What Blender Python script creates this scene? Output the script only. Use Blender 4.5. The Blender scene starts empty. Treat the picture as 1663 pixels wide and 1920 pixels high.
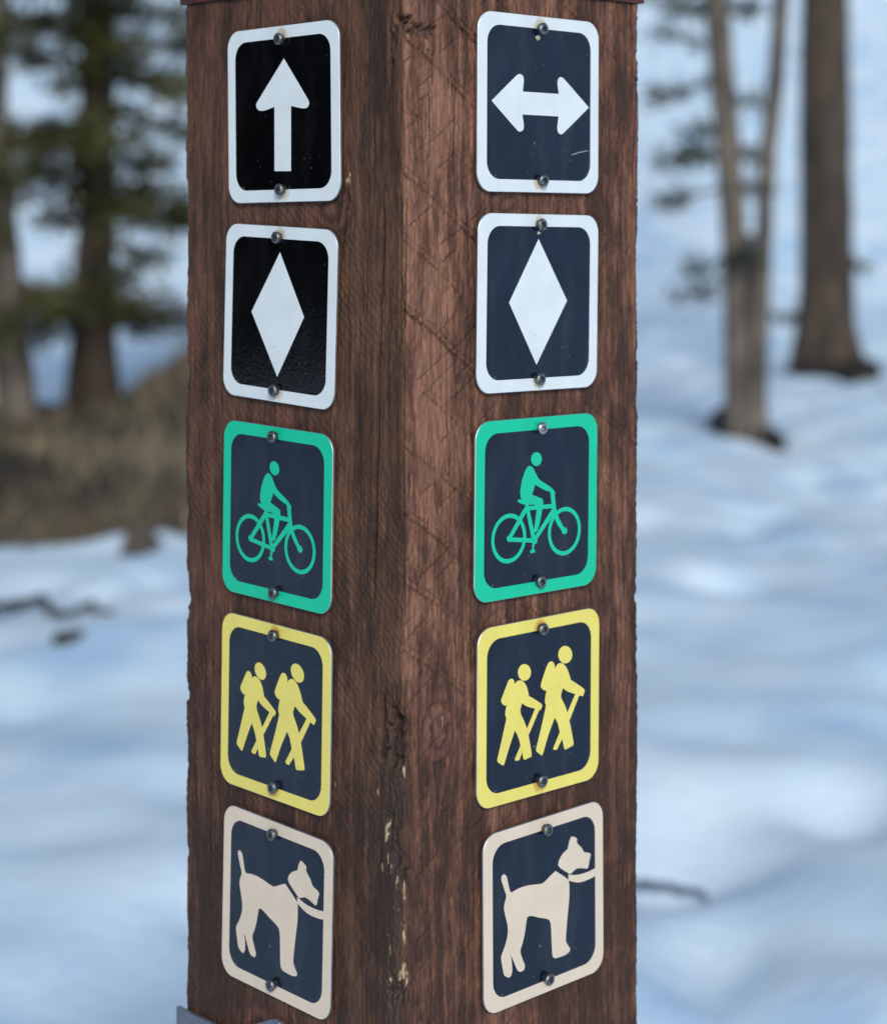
import bpy, math, json, random
import numpy as np
from mathutils import Vector, Matrix
from mathutils.geometry import delaunay_2d_cdt

# ------------------------------------------------------------------ camera, world, sun, exposure
scene = bpy.context.scene
COL = scene.collection
EYE = 1.5                                   # eye height over the snow
cam_data = bpy.data.cameras.new('camera')
cam = bpy.data.objects.new('camera', cam_data); COL.objects.link(cam)
cam.location = (0, 0, EYE); cam.rotation_euler = (math.radians(90), 0, 0)
cam_data.sensor_fit = 'VERTICAL'; cam_data.sensor_height = 36.0; cam_data.sensor_width = 36.0
cam_data.lens = 3741.0 / 1920 * 36
cam_data.shift_y = -560.0 / 1920            # a lens shifted down, so that uprights stay upright
cam_data.clip_start = 0.05; cam_data.clip_end = 1500
cam_data.dof.use_dof = True; cam_data.dof.focus_distance = 1.155; cam_data.dof.aperture_fstop = 5.7
scene.camera = cam

SUN = Vector((0.10, -0.90, 0.50)).normalized()
world = bpy.data.worlds.new('World'); scene.world = world; world.use_nodes = True
wn = world.node_tree.nodes; wl = world.node_tree.links
sky = wn.new('ShaderNodeTexSky'); sky.sky_type = 'NISHITA'; sky.sun_disc = False
sky.sun_elevation = math.asin(SUN.z); sky.sun_rotation = math.atan2(SUN.x, SUN.y)
sky.altitude = 2000; sky.air_density = 1.0; sky.dust_density = 1.0; sky.ozone_density = 0.0
wn['Background'].inputs['Strength'].default_value = 0.09
wl.new(sky.outputs[0], wn['Background'].inputs['Color'])
sd = bpy.data.lights.new('sun', 'SUN'); sd.energy = 1.5; sd.angle = math.radians(18); sd.color = (1.0, 0.985, 0.95)
so = bpy.data.objects.new('sun', sd); COL.objects.link(so)
so.rotation_euler = SUN.to_track_quat('Z', 'Y').to_euler(); so.location = (3, -6, 8)
vs = scene.view_settings
scene.display_settings.display_device = 'sRGB'
vs.view_transform = 'Standard'; vs.look = 'None'; vs.gamma = 1.0; vs.use_curve_mapping = False
vs.exposure = 0.70
scene.cycles.use_denoising = True; scene.cycles.use_adaptive_sampling = False
scene.cycles.max_bounces = 6

# ------------------------------------------------------------------ helpers
def link(name, me, parent=None, mats=(), loc=None):
    o = bpy.data.objects.new(name, me); COL.objects.link(o)
    if parent is not None: o.parent = parent
    if me is not None:
        for m in mats: me.materials.append(m)
    if loc is not None: o.location = loc
    return o

def tag(o, label=None, cat=None, group=None, kind=None):
    if label: o['label'] = label
    if cat: o['category'] = cat
    if group: o['group'] = group
    if kind: o['kind'] = kind
    return o

def empty(name, loc=(0, 0, 0)):
    o = bpy.data.objects.new(name, None); COL.objects.link(o); o.location = loc
    o.empty_display_size = 0.05
    return o

def pydata(name, v, f, smooth=False):
    me = bpy.data.meshes.new(name); me.from_pydata([tuple(map(float, p)) for p in v], [], f); me.update()
    if smooth: me.polygons.foreach_set('use_smooth', [True] * len(me.polygons))
    return me

def grid_mesh(name, P, wrap=False, smooth=True):
    """P: rows x cols x 3 -> quad sheet; wrap closes the columns."""
    R, Cc = P.shape[:2]
    me = bpy.data.meshes.new(name)
    idx = np.arange(R * Cc, dtype=np.int32).reshape(R, Cc)
    nxt = np.roll(idx, -1, 1) if wrap else idx[:, 1:]
    cur = idx if wrap else idx[:, :-1]
    q = np.stack([cur[:-1], nxt[:-1], nxt[1:], cur[1:]], -1).reshape(-1, 4)
    me.vertices.add(R * Cc); me.vertices.foreach_set('co', P.reshape(-1).astype(np.float32))
    me.loops.add(q.size); me.loops.foreach_set('vertex_index', q.reshape(-1))
    me.polygons.add(len(q)); me.polygons.foreach_set('loop_start', np.arange(0, q.size, 4, dtype=np.int32))
    me.polygons.foreach_set('loop_total', np.full(len(q), 4, np.int32))
    me.update(calc_edges=True)
    me.polygons.foreach_set('use_smooth', np.full(len(q), smooth))
    return me

def hash2(ix, iy, seed):
    h = (ix.astype(np.int64) * 374761393 + iy.astype(np.int64) * 668265263 + seed * 1442695041) & 0xffffffff
    h = ((h ^ (h >> 13)) * 1274126177) & 0xffffffff
    h = ((h ^ (h >> 16)) * 2246822519) & 0xffffffff
    return ((h ^ (h >> 15)) & 0xffffff) / float(0xffffff)

def vn(x, y, seed=0):
    """value noise, -1..1"""
    x, y = np.broadcast_arrays(np.asarray(x, float), np.asarray(y, float))
    ix = np.floor(x); iy = np.floor(y); fx = x - ix; fy = y - iy
    fx = fx * fx * fx * (fx * (fx * 6 - 15) + 10); fy = fy * fy * fy * (fy * (fy * 6 - 15) + 10)
    ix = ix.astype(np.int64); iy = iy.astype(np.int64)
    a = hash2(ix, iy, seed); b = hash2(ix + 1, iy, seed); c = hash2(ix, iy + 1, seed); d = hash2(ix + 1, iy + 1, seed)
    return ((a * (1 - fx) + b * fx) * (1 - fy) + (c * (1 - fx) + d * fx) * fy) * 2 - 1

def fbm(x, y, seed=0, n=4):
    s = 0; a = 0.5
    for i in range(n):
        s = s + a * vn(x * 2 ** i + 17.3 * i, y * 2 ** i - 9.1 * i, seed + i); a *= 0.5
    return s

def sstep(a, b, x):
    t = np.clip((x - a) / (b - a), 0, 1); return t * t * (3 - 2 * t)

# ------------------------------------------------------------------ materials
def new_mat(name):
    m = bpy.data.materials.new(name); m.use_nodes = True
    nt = m.node_tree; return m, nt, nt.nodes['Principled BSDF']

def nd(nt, t, **kw):
    n = nt.nodes.new(t)
    for k, v in kw.items():
        if k in n.inputs: n.inputs[k].default_value = v
        else: setattr(n, k, v)
    return n

def noise_mix(nt, vec, c1, c2, scale, detail=4, lo=0.35, hi=0.65, mapping=None):
    """colour that wanders between c1 and c2"""
    if mapping:
        mp = nd(nt, 'ShaderNodeMapping'); mp.inputs['Scale'].default_value = mapping
        nt.links.new(vec, mp.inputs['Vector']); vec = mp.outputs[0]
    n = nd(nt, 'ShaderNodeTexNoise', Scale=scale, Detail=detail)
    nt.links.new(vec, n.inputs['Vector'])
    r = nd(nt, 'ShaderNodeValToRGB'); r.color_ramp.elements[0].position = lo; r.color_ramp.elements[1].position = hi
    r.color_ramp.elements[0].color = (*c1, 1); r.color_ramp.elements[1].color = (*c2, 1)
    nt.links.new(n.outputs['Fac'], r.inputs[0])
    return r.outputs[0], n.outputs['Fac']

def mixrgb(nt, mode, fac, a, b):
    n = nt.nodes.new('ShaderNodeMix'); n.data_type = 'RGBA'; n.blend_type = mode
    for key, val in ((0, fac), (6, a), (7, b)):
        if hasattr(val, 'is_output') or isinstance(val, bpy.types.NodeSocket): nt.links.new(val, n.inputs[key])
        elif key == 0: n.inputs[0].default_value = val
        else: n.inputs[key].default_value = (*val, 1)
    return n.outputs[2]

def simple_mat(name, c1, c2, scale=8, rough=0.7, bump=0.0, bscale=40, metallic=0.0, mapping=None, dist=0.01):
    m, nt, b = new_mat(name)
    tc = nd(nt, 'ShaderNodeTexCoord')
    col, f = noise_mix(nt, tc.outputs['Object'], c1, c2, scale, 5, mapping=mapping)
    nt.links.new(col, b.inputs['Base Color'])
    b.inputs['Roughness'].default_value = rough; b.inputs['Metallic'].default_value = metallic
    if bump:
        n2 = nd(nt, 'ShaderNodeTexNoise', Scale=bscale, Detail=5)
        nt.links.new(tc.outputs['Object'], n2.inputs['Vector'])
        bp = nd(nt, 'ShaderNodeBump', Strength=bump, Distance=dist)
        nt.links.new(n2.outputs['Fac'], bp.inputs['Height']); nt.links.new(bp.outputs[0], b.inputs['Normal'])
    return m

def paint_mat(name, c, rough=0.38, stain=None):
    """sign paint: faint mottling, fine orange peel, rust bleeding from the two screws"""
    m, nt, b = new_mat(name)
    tc = nd(nt, 'ShaderNodeTexCoord'); ob = tc.outputs['Object']
    col, f = noise_mix(nt, ob, tuple(x * 0.93 for x in c), c, 45, 6, 0.3, 0.6)
    # dirt specks
    sp = nd(nt, 'ShaderNodeTexNoise', Scale=420.0, Detail=3.0); nt.links.new(ob, sp.inputs['Vector'])
    rr = nd(nt, 'ShaderNodeValToRGB'); rr.color_ramp.elements[0].position = 0.70; rr.color_ramp.elements[1].position = 0.76
    nt.links.new(sp.outputs['Fac'], rr.inputs[0])
    col = mixrgb(nt, 'MIX', rr.outputs[0], col, tuple(x * 0.6 for x in c))
    sm = nd(nt, 'ShaderNodeMapping'); sm.inputs['Scale'].default_value = (130, 14, 1); nt.links.new(ob, sm.inputs['Vector'])
    sn = nd(nt, 'ShaderNodeTexNoise', Scale=1.0, Detail=5.0); nt.links.new(sm.outputs[0], sn.inputs['Vector'])     # run-down grime
    sr = nd(nt, 'ShaderNodeMapRange'); nt.links.new(sn.outputs['Fac'], sr.inputs[0]); sr.inputs[1].default_value = .46; sr.inputs[2].default_value = .74; sr.inputs[4].default_value = .07
    col = mixrgb(nt, 'MIX', sr.outputs[0], col, tuple(x * 0.55 + .02 for x in c))
    if stain:
        sx = nd(nt, 'ShaderNodeSeparateXYZ'); nt.links.new(ob, sx.inputs[0])
        ab = nd(nt, 'ShaderNodeMath', operation='ABSOLUTE'); nt.links.new(sx.outputs['Y'], ab.inputs[0])
        dy = nd(nt, 'ShaderNodeMath', operation='SUBTRACT'); nt.links.new(ab.outputs[0], dy.inputs[0]); dy.inputs[1].default_value = 0.0463
        cb = nd(nt, 'ShaderNodeCombineXYZ'); nt.links.new(sx.outputs['X'], cb.inputs[0]); nt.links.new(dy.outputs[0], cb.inputs[1])
        ln = nd(nt, 'ShaderNodeVectorMath', operation='LENGTH'); nt.links.new(cb.outputs[0], ln.inputs[0])
        n3 = nd(nt, 'ShaderNodeTexNoise', Scale=260.0, Detail=4.0); nt.links.new(ob, n3.inputs['Vector'])
        ad = nd(nt, 'ShaderNodeMath', operation='MULTIPLY_ADD'); nt.links.new(n3.outputs['Fac'], ad.inputs[0]); ad.inputs[1].default_value = 0.006; nt.links.new(ln.outputs['Value'], ad.inputs[2])
        mr = nd(nt, 'ShaderNodeMapRange'); nt.links.new(ad.outputs[0], mr.inputs[0])
        mr.inputs[1].default_value = 0.0065; mr.inputs[2].default_value = 0.0095; mr.inputs[3].default_value = 0.75; mr.inputs[4].default_value = 0.0
        col = mixrgb(nt, 'MIX', mr.outputs[0], col, stain)
    nt.links.new(col, b.inputs['Base Color'])
    b.inputs['Roughness'].default_value = rough
    return m

def panel_mat(name, c, rough=0.16, ior=1.5, peel=0.02, dust=0.09):
    m, nt, b = new_mat(name)
    tc = nd(nt, 'ShaderNodeTexCoord'); ob = tc.outputs['Object']
    col, f = noise_mix(nt, ob, tuple(x * 0.8 for x in c), tuple(x * 1.2 for x in c), 30, 5)
    sm = nd(nt, 'ShaderNodeMapping'); sm.inputs['Scale'].default_value = (60, 16, 1); nt.links.new(ob, sm.inputs['Vector'])
    sn = nd(nt, 'ShaderNodeTexNoise', Scale=1.0, Detail=6.0); nt.links.new(sm.outputs[0], sn.inputs['Vector'])     # dust dried on in streaks
    sr = nd(nt, 'ShaderNodeMapRange'); nt.links.new(sn.outputs['Fac'], sr.inputs[0]); sr.inputs[1].default_value = .5; sr.inputs[2].default_value = .8; sr.inputs[4].default_value = dust
    col = mixrgb(nt, 'MIX', sr.outputs[0], col, (.16, .17, .17))
    sp = nd(nt, 'ShaderNodeTexNoise', Scale=360.0, Detail=2.0); nt.links.new(ob, sp.inputs['Vector'])
    pr = nd(nt, 'ShaderNodeMapRange'); nt.links.new(sp.outputs['Fac'], pr.inputs[0]); pr.inputs[1].default_value = .735; pr.inputs[2].default_value = .77; pr.inputs[4].default_value = .5
    col = mixrgb(nt, 'MIX', pr.outputs[0], col, (.20, .20, .19))
    nt.links.new(col, b.inputs['Base Color'])
    n2 = nd(nt, 'ShaderNodeTexNoise', Scale=55.0, Detail=5.0); nt.links.new(ob, n2.inputs['Vector'])
    mr = nd(nt, 'ShaderNodeMapRange'); nt.links.new(n2.outputs['Fac'], mr.inputs[0])
    mr.inputs[3].default_value = rough * 0.75; mr.inputs[4].default_value = rough * 1.35
    nt.links.new(mr.outputs[0], b.inputs['Roughness'])
    b.inputs['IOR'].default_value = ior
    pn = nd(nt, 'ShaderNodeTexNoise', Scale=420.0, Detail=2.0); nt.links.new(ob, pn.inputs['Vector'])
    bp = nd(nt, 'ShaderNodeBump', Strength=1.0, Distance=0.001 * peel); nt.links.new(pn.outputs['Fac'], bp.inputs['Height'])
    nt.links.new(bp.outputs[0], b.inputs['Normal'])
    return m

M = {}
M['white'] = paint_mat('white_paint', (0.73, 0.77, 0.765), 0.4, (0.50, 0.40, 0.22))
M['white_clean'] = paint_mat('white_print', (0.73, 0.77, 0.765), 0.4)
M['green'] = paint_mat('green_paint', (0.0, 0.55, 0.30), 0.36)
M['yellow'] = paint_mat('yellow_paint', (0.84, 0.70, 0.15), 0.38, (0.55, 0.24, 0.03))
M['yellow_clean'] = paint_mat('yellow_print', (0.84, 0.70, 0.15), 0.38)
M['tan'] = paint_mat('tan_paint', (0.74, 0.60, 0.455), 0.42)
M['black_field'] = panel_mat('black_field', (0.002, 0.002, 0.003), 0.10, 1.5, 0.05, 0.03)
M['blue_sheen_field'] = panel_mat('blue_sheen_field', (0.002, 0.008, 0.022), 0.2)  # black panel with the snow's blue reflection mixed into its colour
M['alu'] = simple_mat('sheet_aluminium', (0.42, 0.44, 0.46), (0.55, 0.56, 0.58), 60, 0.5, metallic=1.0)
M['steel'] = simple_mat('blackened_screw_steel', (0.10, 0.105, 0.11), (0.27, 0.28, 0.29), 700, 0.45, metallic=0.9)
M['grey_metal'] = simple_mat('weathered_grey_metal', (0.13, 0.14, 0.19), (0.18, 0.19, 0.24), 90, 0.42, 0.15, 300, 0.4, dist=0.0005)
M['red_cap'] = simple_mat('dark_red_stained_wood', (0.05, 0.013, 0.010), (0.085, 0.022, 0.016), 60, 0.6, 0.5, 200, mapping=(1, 1, 1), dist=0.001)
M['bark_grey'] = simple_mat('grey_brown_bark', (0.050, 0.038, 0.028), (0.185, 0.148, 0.115), 9, 0.9, 0.8, 30, mapping=(1, 1, 0.35), dist=0.03)
M['bark_dark'] = simple_mat('dark_brown_bark', (0.030, 0.021, 0.014), (0.090, 0.063, 0.042), 7, 0.9, 0.8, 26, mapping=(1, 1, 0.3), dist=0.04)
M['bark_warm'] = simple_mat('warm_brown_bark', (0.010, 0.008, 0.005), (0.060, 0.038, 0.023), 6, 0.9, 0.8, 26, mapping=(1, 1, 0.3), dist=0.04)
M['needles'] = simple_mat('pine_needles', (0.007, 0.009, 0.003), (0.085, 0.083, 0.011), 2.6, 0.6)
M['needles_cool'] = simple_mat('blue_green_needles', (0.008, 0.015, 0.009), (0.035, 0.046, 0.017), 2.5, 0.6)
M['frosted_stick'] = simple_mat('frosted_stick', (0.035, 0.055, 0.09), (0.12, 0.17, 0.24), 40, 0.9, .5, 120)
M['screw_glint'] = simple_mat('pale_glint', (0.42, 0.36, 0.20), (0.72, 0.68, 0.50), 900, 0.5, .4, 900, dist=.0004)  # colour of a golden glint below the screw
M['scuff'] = simple_mat('scuffed_paint', (0.10, 0.13, 0.17), (0.34, 0.38, 0.42), 500, 0.5)
M['twig'] = simple_mat('dead_twig_bark', (0.022, 0.02, 0.018), (0.05, 0.043, 0.036), 30, 0.9, 0.5, 120)

def wood_mat():
    m, nt, b = new_mat('stained_rough_sawn_wood')
    at = nd(nt, 'ShaderNodeAttribute', attribute_name='wood_colour')
    tc = nd(nt, 'ShaderNodeTexCoord'); ob = tc.outputs['Object']
    mp = nd(nt, 'ShaderNodeMapping'); mp.inputs['Scale'].default_value = (1, 1, 0.10)
    nt.links.new(ob, mp.inputs['Vector'])
    n1 = nd(nt, 'ShaderNodeTexNoise', Scale=520.0, Detail=8.0, Roughness=0.72); nt.links.new(mp.outputs[0], n1.inputs['Vector'])
    mr = nd(nt, 'ShaderNodeMapRange'); nt.links.new(n1.outputs['Fac'], mr.inputs[0])
    mr.inputs[1].default_value = 0.32; mr.inputs[2].default_value = 0.68; mr.inputs[3].default_value = 0.45; mr.inputs[4].default_value = 1.5
    col = nt.nodes.new('ShaderNodeVectorMath'); col.operation = 'MULTIPLY'
    cmb = nd(nt, 'ShaderNodeCombineXYZ')
    for i in range(3): nt.links.new(mr.outputs[0], cmb.inputs[i])
    nt.links.new(at.outputs['Color'], col.inputs[0]); nt.links.new(cmb.outputs[0], col.inputs[1])
    nt.links.new(col.outputs[0], b.inputs['Base Color'])
    b.inputs['Roughness'].default_value = 0.68
    b.inputs['Specular IOR Level'].default_value = 0.35
    n2 = nd(nt, 'ShaderNodeTexNoise', Scale=1300.0, Detail=4.0); nt.links.new(mp.outputs[0], n2.inputs['Vector'])
    n3 = nd(nt, 'ShaderNodeTexNoise', Scale=700.0, Detail=4.0); nt.links.new(ob, n3.inputs['Vector'])
    ad = nd(nt, 'ShaderNodeMath', operation='MULTIPLY_ADD'); nt.links.new(n3.outputs['Fac'], ad.inputs[0]); ad.inputs[1].default_value = 0.5
    nt.links.new(n2.outputs['Fac'], ad.inputs[2])
    bp = nd(nt, 'ShaderNodeBump', Strength=0.8, Distance=0.0009); nt.links.new(ad.outputs[0], bp.inputs['Height'])
    nt.links.new(bp.outputs[0], b.inputs['Normal'])
    return m
M['wood'] = wood_mat()

def snow_mat():
    m, nt, b = new_mat('old_snow')
    tc = nd(nt, 'ShaderNodeTexCoord'); ob = tc.outputs['Object']
    col, f = noise_mix(nt, ob, (0.60, 0.77, 0.87), (0.82, 0.91, 0.94), 1.1, 6, 0.3, 0.7)
    i1, fi = noise_mix(nt, ob, (0, 0, 0), (1, 1, 1), 1.5, 5, 0.52, 0.66)          # blue blotches: shade of the snow's hollows painted in by noise
    sc_ = nd(nt, 'ShaderNodeMath', operation='MULTIPLY'); nt.links.new(i1, sc_.inputs[0]); sc_.inputs[1].default_value = 0.6
    col = mixrgb(nt, 'MIX', sc_.outputs[0], col, (0.40, 0.61, 0.82))
    nt.links.new(col, b.inputs['Base Color']); b.inputs['Roughness'].default_value = 0.6
    n2 = nd(nt, 'ShaderNodeTexNoise', Scale=22.0, Detail=6.0); nt.links.new(ob, n2.inputs['Vector'])
    bp = nd(nt, 'ShaderNodeBump', Strength=0.35, Distance=0.02); nt.links.new(n2.outputs['Fac'], bp.inputs['Height'])
    nt.links.new(bp.outputs[0], b.inputs['Normal'])
    return m
M['snow'] = snow_mat()

def dirt_mat():
    m, nt, b = new_mat('bare_forest_floor')
    tc = nd(nt, 'ShaderNodeTexCoord'); ob = tc.outputs['Object']
    c1, f = noise_mix(nt, ob, (0.022, 0.014, 0.009), (0.34, 0.255, 0.165), 0.9, 7, 0.36, 0.66)
    c2, f2 = noise_mix(nt, ob, (0, 0, 0), (1, 1, 1), 0.8, 4, 0.52, 0.66)
    col = mixrgb(nt, 'MIX', f2, c1, (0.020, 0.014, 0.006))
    sx = nd(nt, 'ShaderNodeSeparateXYZ'); nt.links.new(ob, sx.inputs[0])
    n4 = nd(nt, 'ShaderNodeTexNoise', Scale=1.6, Detail=4.0); nt.links.new(ob, n4.inputs['Vector'])
    ma = nd(nt, 'ShaderNodeMath', operation='MULTIPLY_ADD'); nt.links.new(n4.outputs['Fac'], ma.inputs[0]); ma.inputs[1].default_value = 1.5; nt.links.new(sx.outputs['X'], ma.inputs[2])
    dm = nd(nt, 'ShaderNodeMapRange'); nt.links.new(ma.outputs[0], dm.inputs[0]); dm.inputs[1].default_value = -1.75; dm.inputs[2].default_value = -1.1; dm.inputs[3].default_value = .85; dm.inputs[4].default_value = 0.0
    col = mixrgb(nt, 'MIX', dm.outputs[0], col, (0.016, 0.011, 0.006))          # needle duff under the trees, dry grass beyond
    nt.links.new(col, b.inputs['Base Color']); b.inputs['Roughness'].default_value = 0.95
    n2 = nd(nt, 'ShaderNodeTexNoise', Scale=14.0, Detail=8.0); nt.links.new(ob, n2.inputs['Vector'])
    bp = nd(nt, 'ShaderNodeBump', Strength=0.9, Distance=0.06); nt.links.new(n2.outputs['Fac'], bp.inputs['Height'])
    nt.links.new(bp.outputs[0], b.inputs['Normal'])
    return m
M['dirt'] = dirt_mat()
M['dirt_dark'] = simple_mat('damp_needle_litter', (0.006, 0.005, 0.004), (0.028, 0.021, 0.014), 6, 0.95, .8, 30)
M['dry_grass'] = simple_mat('dry_grass', (0.10, 0.08, 0.045), (0.33, 0.265, 0.165), 3, 0.9)
M['dead_grass'] = simple_mat('dead_grass', (0.05, 0.038, 0.018), (0.24, 0.185, 0.105), 3, 0.9)

# ------------------------------------------------------------------ terrain
_r = random.Random(4)
DENTS = [(_r.uniform(-2.4, 3.6), _r.uniform(3.2, 13), _r.uniform(.09, .2), _r.uniform(.03, .09)) for _ in range(190)]   # old footprints and melt hollows
def terrain(x, y):
    x = np.asarray(x, float); y = np.asarray(y, float)
    far = np.maximum(y - 27, 0) * 0.36 + np.maximum(x - 20, 0) * 0.22 * sstep(-40, 10, y)
    far = far * sstep(0, 6, far + 0.0) ** 0.5 if False else far
    lump = 0.038 * fbm(x * 1.7 + 0.3 * y, y * 1.25 - 0.5 * x * (x < 0), 11, 3) * 2
    lump = lump + 0.032 * vn(x * 3.6 + 3, y * 2.9 - 1.1 * x, 23) * sstep(0.1, 0.8, vn(x * 0.7, y * 0.7, 5) + 0.6)
    roll = 0.16 * vn(x * 0.22, y * 0.28, 41) * sstep(3, 9, np.hypot(x, y))
    for (fx, fy, fr, fd) in DENTS:
        k = (np.abs(x - fx) < 3 * fr) & (np.abs(y - fy) < 3 * fr)
        if np.any(k): lump = lump - np.where(k, fd * np.exp(-((x - fx) / fr) ** 2 - ((y - fy) / (fr * 1.2)) ** 2), 0)
    return lump * (1 + 0.6 * sstep(12, 40, y)) + roll + far

def axis(a, b, step, lo, hi, grow=1.18):
    v = list(np.arange(a, b, step)); s = step
    x = v[-1]
    while x < hi: s = min(s * grow, 12); x += s; v.append(x)
    s = step; x = v[0]; pre = []
    while x > lo: s = min(s * grow, 12); x -= s; pre.append(x)
    return np.array(pre[::-1] + v)

xs = axis(-5, 6.5, 0.07, -220, 220); ys = axis(2.2, 23, 0.07, -220, 260)
X, Y = np.meshgrid(xs, ys)
o = link('snow_ground', grid_mesh('snow_ground', np.stack([X, Y, terrain(X, Y)], -1)), None, [M['snow']])
tag(o, 'blue white old snow rolling up into a hillside', None, None, 'structure')

def at(px, py):
    """where a sight line at photo pixel (px, py) reaches flat snow"""
    y = EYE * 3741.0 / (py - 400.0); return ((px - 831.5) / 3741.0 * y, y)

# bare earth round the trees, melted out of the snow
def patch(name, cx, cy, rx, ry, n, hump, label, seed, bias, rough=1.0):
    t = np.linspace(0, 2 * np.pi, n, endpoint=False); r = np.linspace(0, 1, 60)
    Rr, T = np.meshgrid(r, t, indexing='ij')
    edge = 1 + 0.22 * vn(np.cos(T) * 2.3 + 5, np.sin(T) * 2.3, seed) + 0.09 * vn(np.cos(T) * 7, np.sin(T) * 7, seed + 1) + 0.05 * vn(np.cos(T) * 19, np.sin(T) * 19, seed + 2)
    px = cx + rx * Rr * edge * np.cos(T); py = cy + ry * Rr * edge * np.sin(T)
    z = terrain(px, py) + hump(px, py) + rough * (0.10 * np.abs(fbm(px * 2.2, py * 2.2, seed + 3, 4)) + (0.09 if .2 < rx < 1 else 0.04))
    k = sstep(0.74, 1.0, Rr); z = z * (1 - k) + (terrain(px, py) - 0.12) * k
    ob = link(name, grid_mesh(name, np.stack([px, py, z], -1), wrap=True), None, [M['dirt_dark' if .2 < rx < 1 else 'dirt']])
    return tag(ob, label, None, None, 'structure')

def hump_left(x, y):
    return (0.56 * np.exp(-((x + 1.35) / 0.80) ** 2 - ((y - 14.2) / 1.6) ** 2) + 0.05 * np.exp(-((x + 3.2) / 1.6) ** 2 - ((y - 13.6) / 1.5) ** 2)
            + 0.12 * np.exp(-((x + 1.9) / 1.3) ** 2 - ((y - 10.4) / 0.8) ** 2))
patch('bare_ground', -3.35, 11.5, 3.1, 4.35, 180, hump_left, 'brown melted out forest floor under the conifers', 3, 0)
bx, by = at(246, 1062)
patch('bare_ground', bx, by + 0.25, 0.10, 0.45, 40, lambda x, y: 0 * x, 'small brown tongue of earth reaching into the snow', 8, 0, .2)
dx, dy = at(1549, 690)
patch('bare_ground', dx, dy - .25, 0.46, 1.3, 48, lambda x, y: 0 * x, 'dark melted ring round the thick brown trunk', 13, 0)
cx_, cy_ = at(1398, 812)
patch('bare_ground', cx_, cy_ - 0.05, 0.27, 0.75, 40, lambda x, y: 0 * x, 'dark melted ring round the forked grey tree', 17, 0)

rng = np.random.default_rng(7)
def blades(n, fx, L, w):
    v = []; f = []
    for i in range(n):
        x, y, z = fx(); a = rng.uniform(0, 6.28); le = L * rng.uniform(.5, 1.2); ln = rng.uniform(-.7, .7, 2) * le
        k = len(v); v += [(x - w * math.cos(a), y - w * math.sin(a), z), (x + w * math.cos(a), y + w * math.sin(a), z), (x + ln[0], y + ln[1], z + le)]
        f.append((k, k + 1, k + 2))
    return v, f
def gpos():
    while True:
        x = rng.uniform(-5.6, -1.0); y = rng.uniform(7.6, 14.8)
        if ((x + 3.35) / 2.7) ** 2 + ((y - 11.4) / 3.7) ** 2 < 1 and fbm(np.array(x * 0.9), np.array(y * 0.9), 77, 3) > 0.02: break
    return x, y, float(terrain(x, y) + hump_left(x, y) + 0.02)
v, f = blades(3600, gpos, 0.14, 0.008)
tag(link('dead_grass', pydata('dead_grass', v, f), None, [M['dead_grass']]), 'matted dead grass on the bare forest floor', None, None, 'stuff')

def hpos():
    while True:
        x = -1.55 + rng.normal() * .38; y = rng.uniform(9.0, 14.9)
        if ((x + 3.35) / 2.9) ** 2 + ((y - 11.5) / 4.0) ** 2 < 1: break
    return x, y, float(terrain(x, y) + hump_left(x, y) + 0.02)
v, f = blades(950, hpos, 0.22, 0.010)
tag(link('dry_grass', pydata('dry_grass', v, f), None, [M['dry_grass']]), 'pale dry grass standing on the hump beside the bushy conifer', None, None, 'stuff')

# ------------------------------------------------------------------ trees
def tube(pts, rad, sides=10, jitter=0.0, seed=0):
    pts = np.array(pts, float); n = len(pts); v = []; f = []
    rg = np.random.default_rng(seed)
    for i in range(n):
        d = pts[min(i + 1, n - 1)] - pts[max(i - 1, 0)]; d = d / (np.linalg.norm(d) + 1e-9)
        a = np.cross(d, (0.3, 1, 0.1)); a /= np.linalg.norm(a) + 1e-9; b = np.cross(d, a)
        for k in range(sides):
            t = 2 * math.pi * k / sides; r = rad[i] * (1 + jitter * rg.uniform(-1, 1))
            v.append(pts[i] + r * (math.cos(t) * a + math.sin(t) * b))
    for i in range(n - 1):
        for k in range(sides):
            k2 = (k + 1) % sides; f.append((i * sides + k, i * sides + k2, (i + 1) * sides + k2, (i + 1) * sides + k))
    f.append(tuple(range(sides))[::-1]); f.append(tuple(range((n - 1) * sides, n * sides)))
    return v, f

class MB:
    def __init__(s): s.v = []; s.f = []
    def add(s, vf):
        k = len(s.v); s.v += list(vf[0]); s.f += [tuple(i + k for i in q) for q in vf[1]]
    def tufts(s, c, n, size, rg, spread):
        c = np.array(c, float)
        for i in range(n):
            d = rg.normal(size=3); d[2] = d[2] * 0.6 + 0.15; d /= np.linalg.norm(d)
            a = np.cross(d, rg.normal(size=3)); a /= np.linalg.norm(a) + 1e-9
            p = c + rg.normal(size=3) * spread * np.array((1, 1, 0.6)); L = size * rg.uniform(.6, 1.3); w = size * 0.13
            k = len(s.v); s.v += [p - a * w, p + a * w, p + d * L + a * w * .4, p + d * L - a * w * .4]; s.f.append((k, k + 1, k + 2, k + 3))
    def build(s, name, mat, parent, smooth=True):
        return link(name, pydata(name, s.v, s.f, smooth), parent, [mat])

def polyline(P, n):
    P = np.array(P, float); d = np.r_[0, np.cumsum(np.linalg.norm(np.diff(P, axis=0), axis=1))]
    t = np.linspace(0, d[-1], n); return np.stack([np.interp(t, d, P[:, k]) for k in range(3)], 1)

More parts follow.
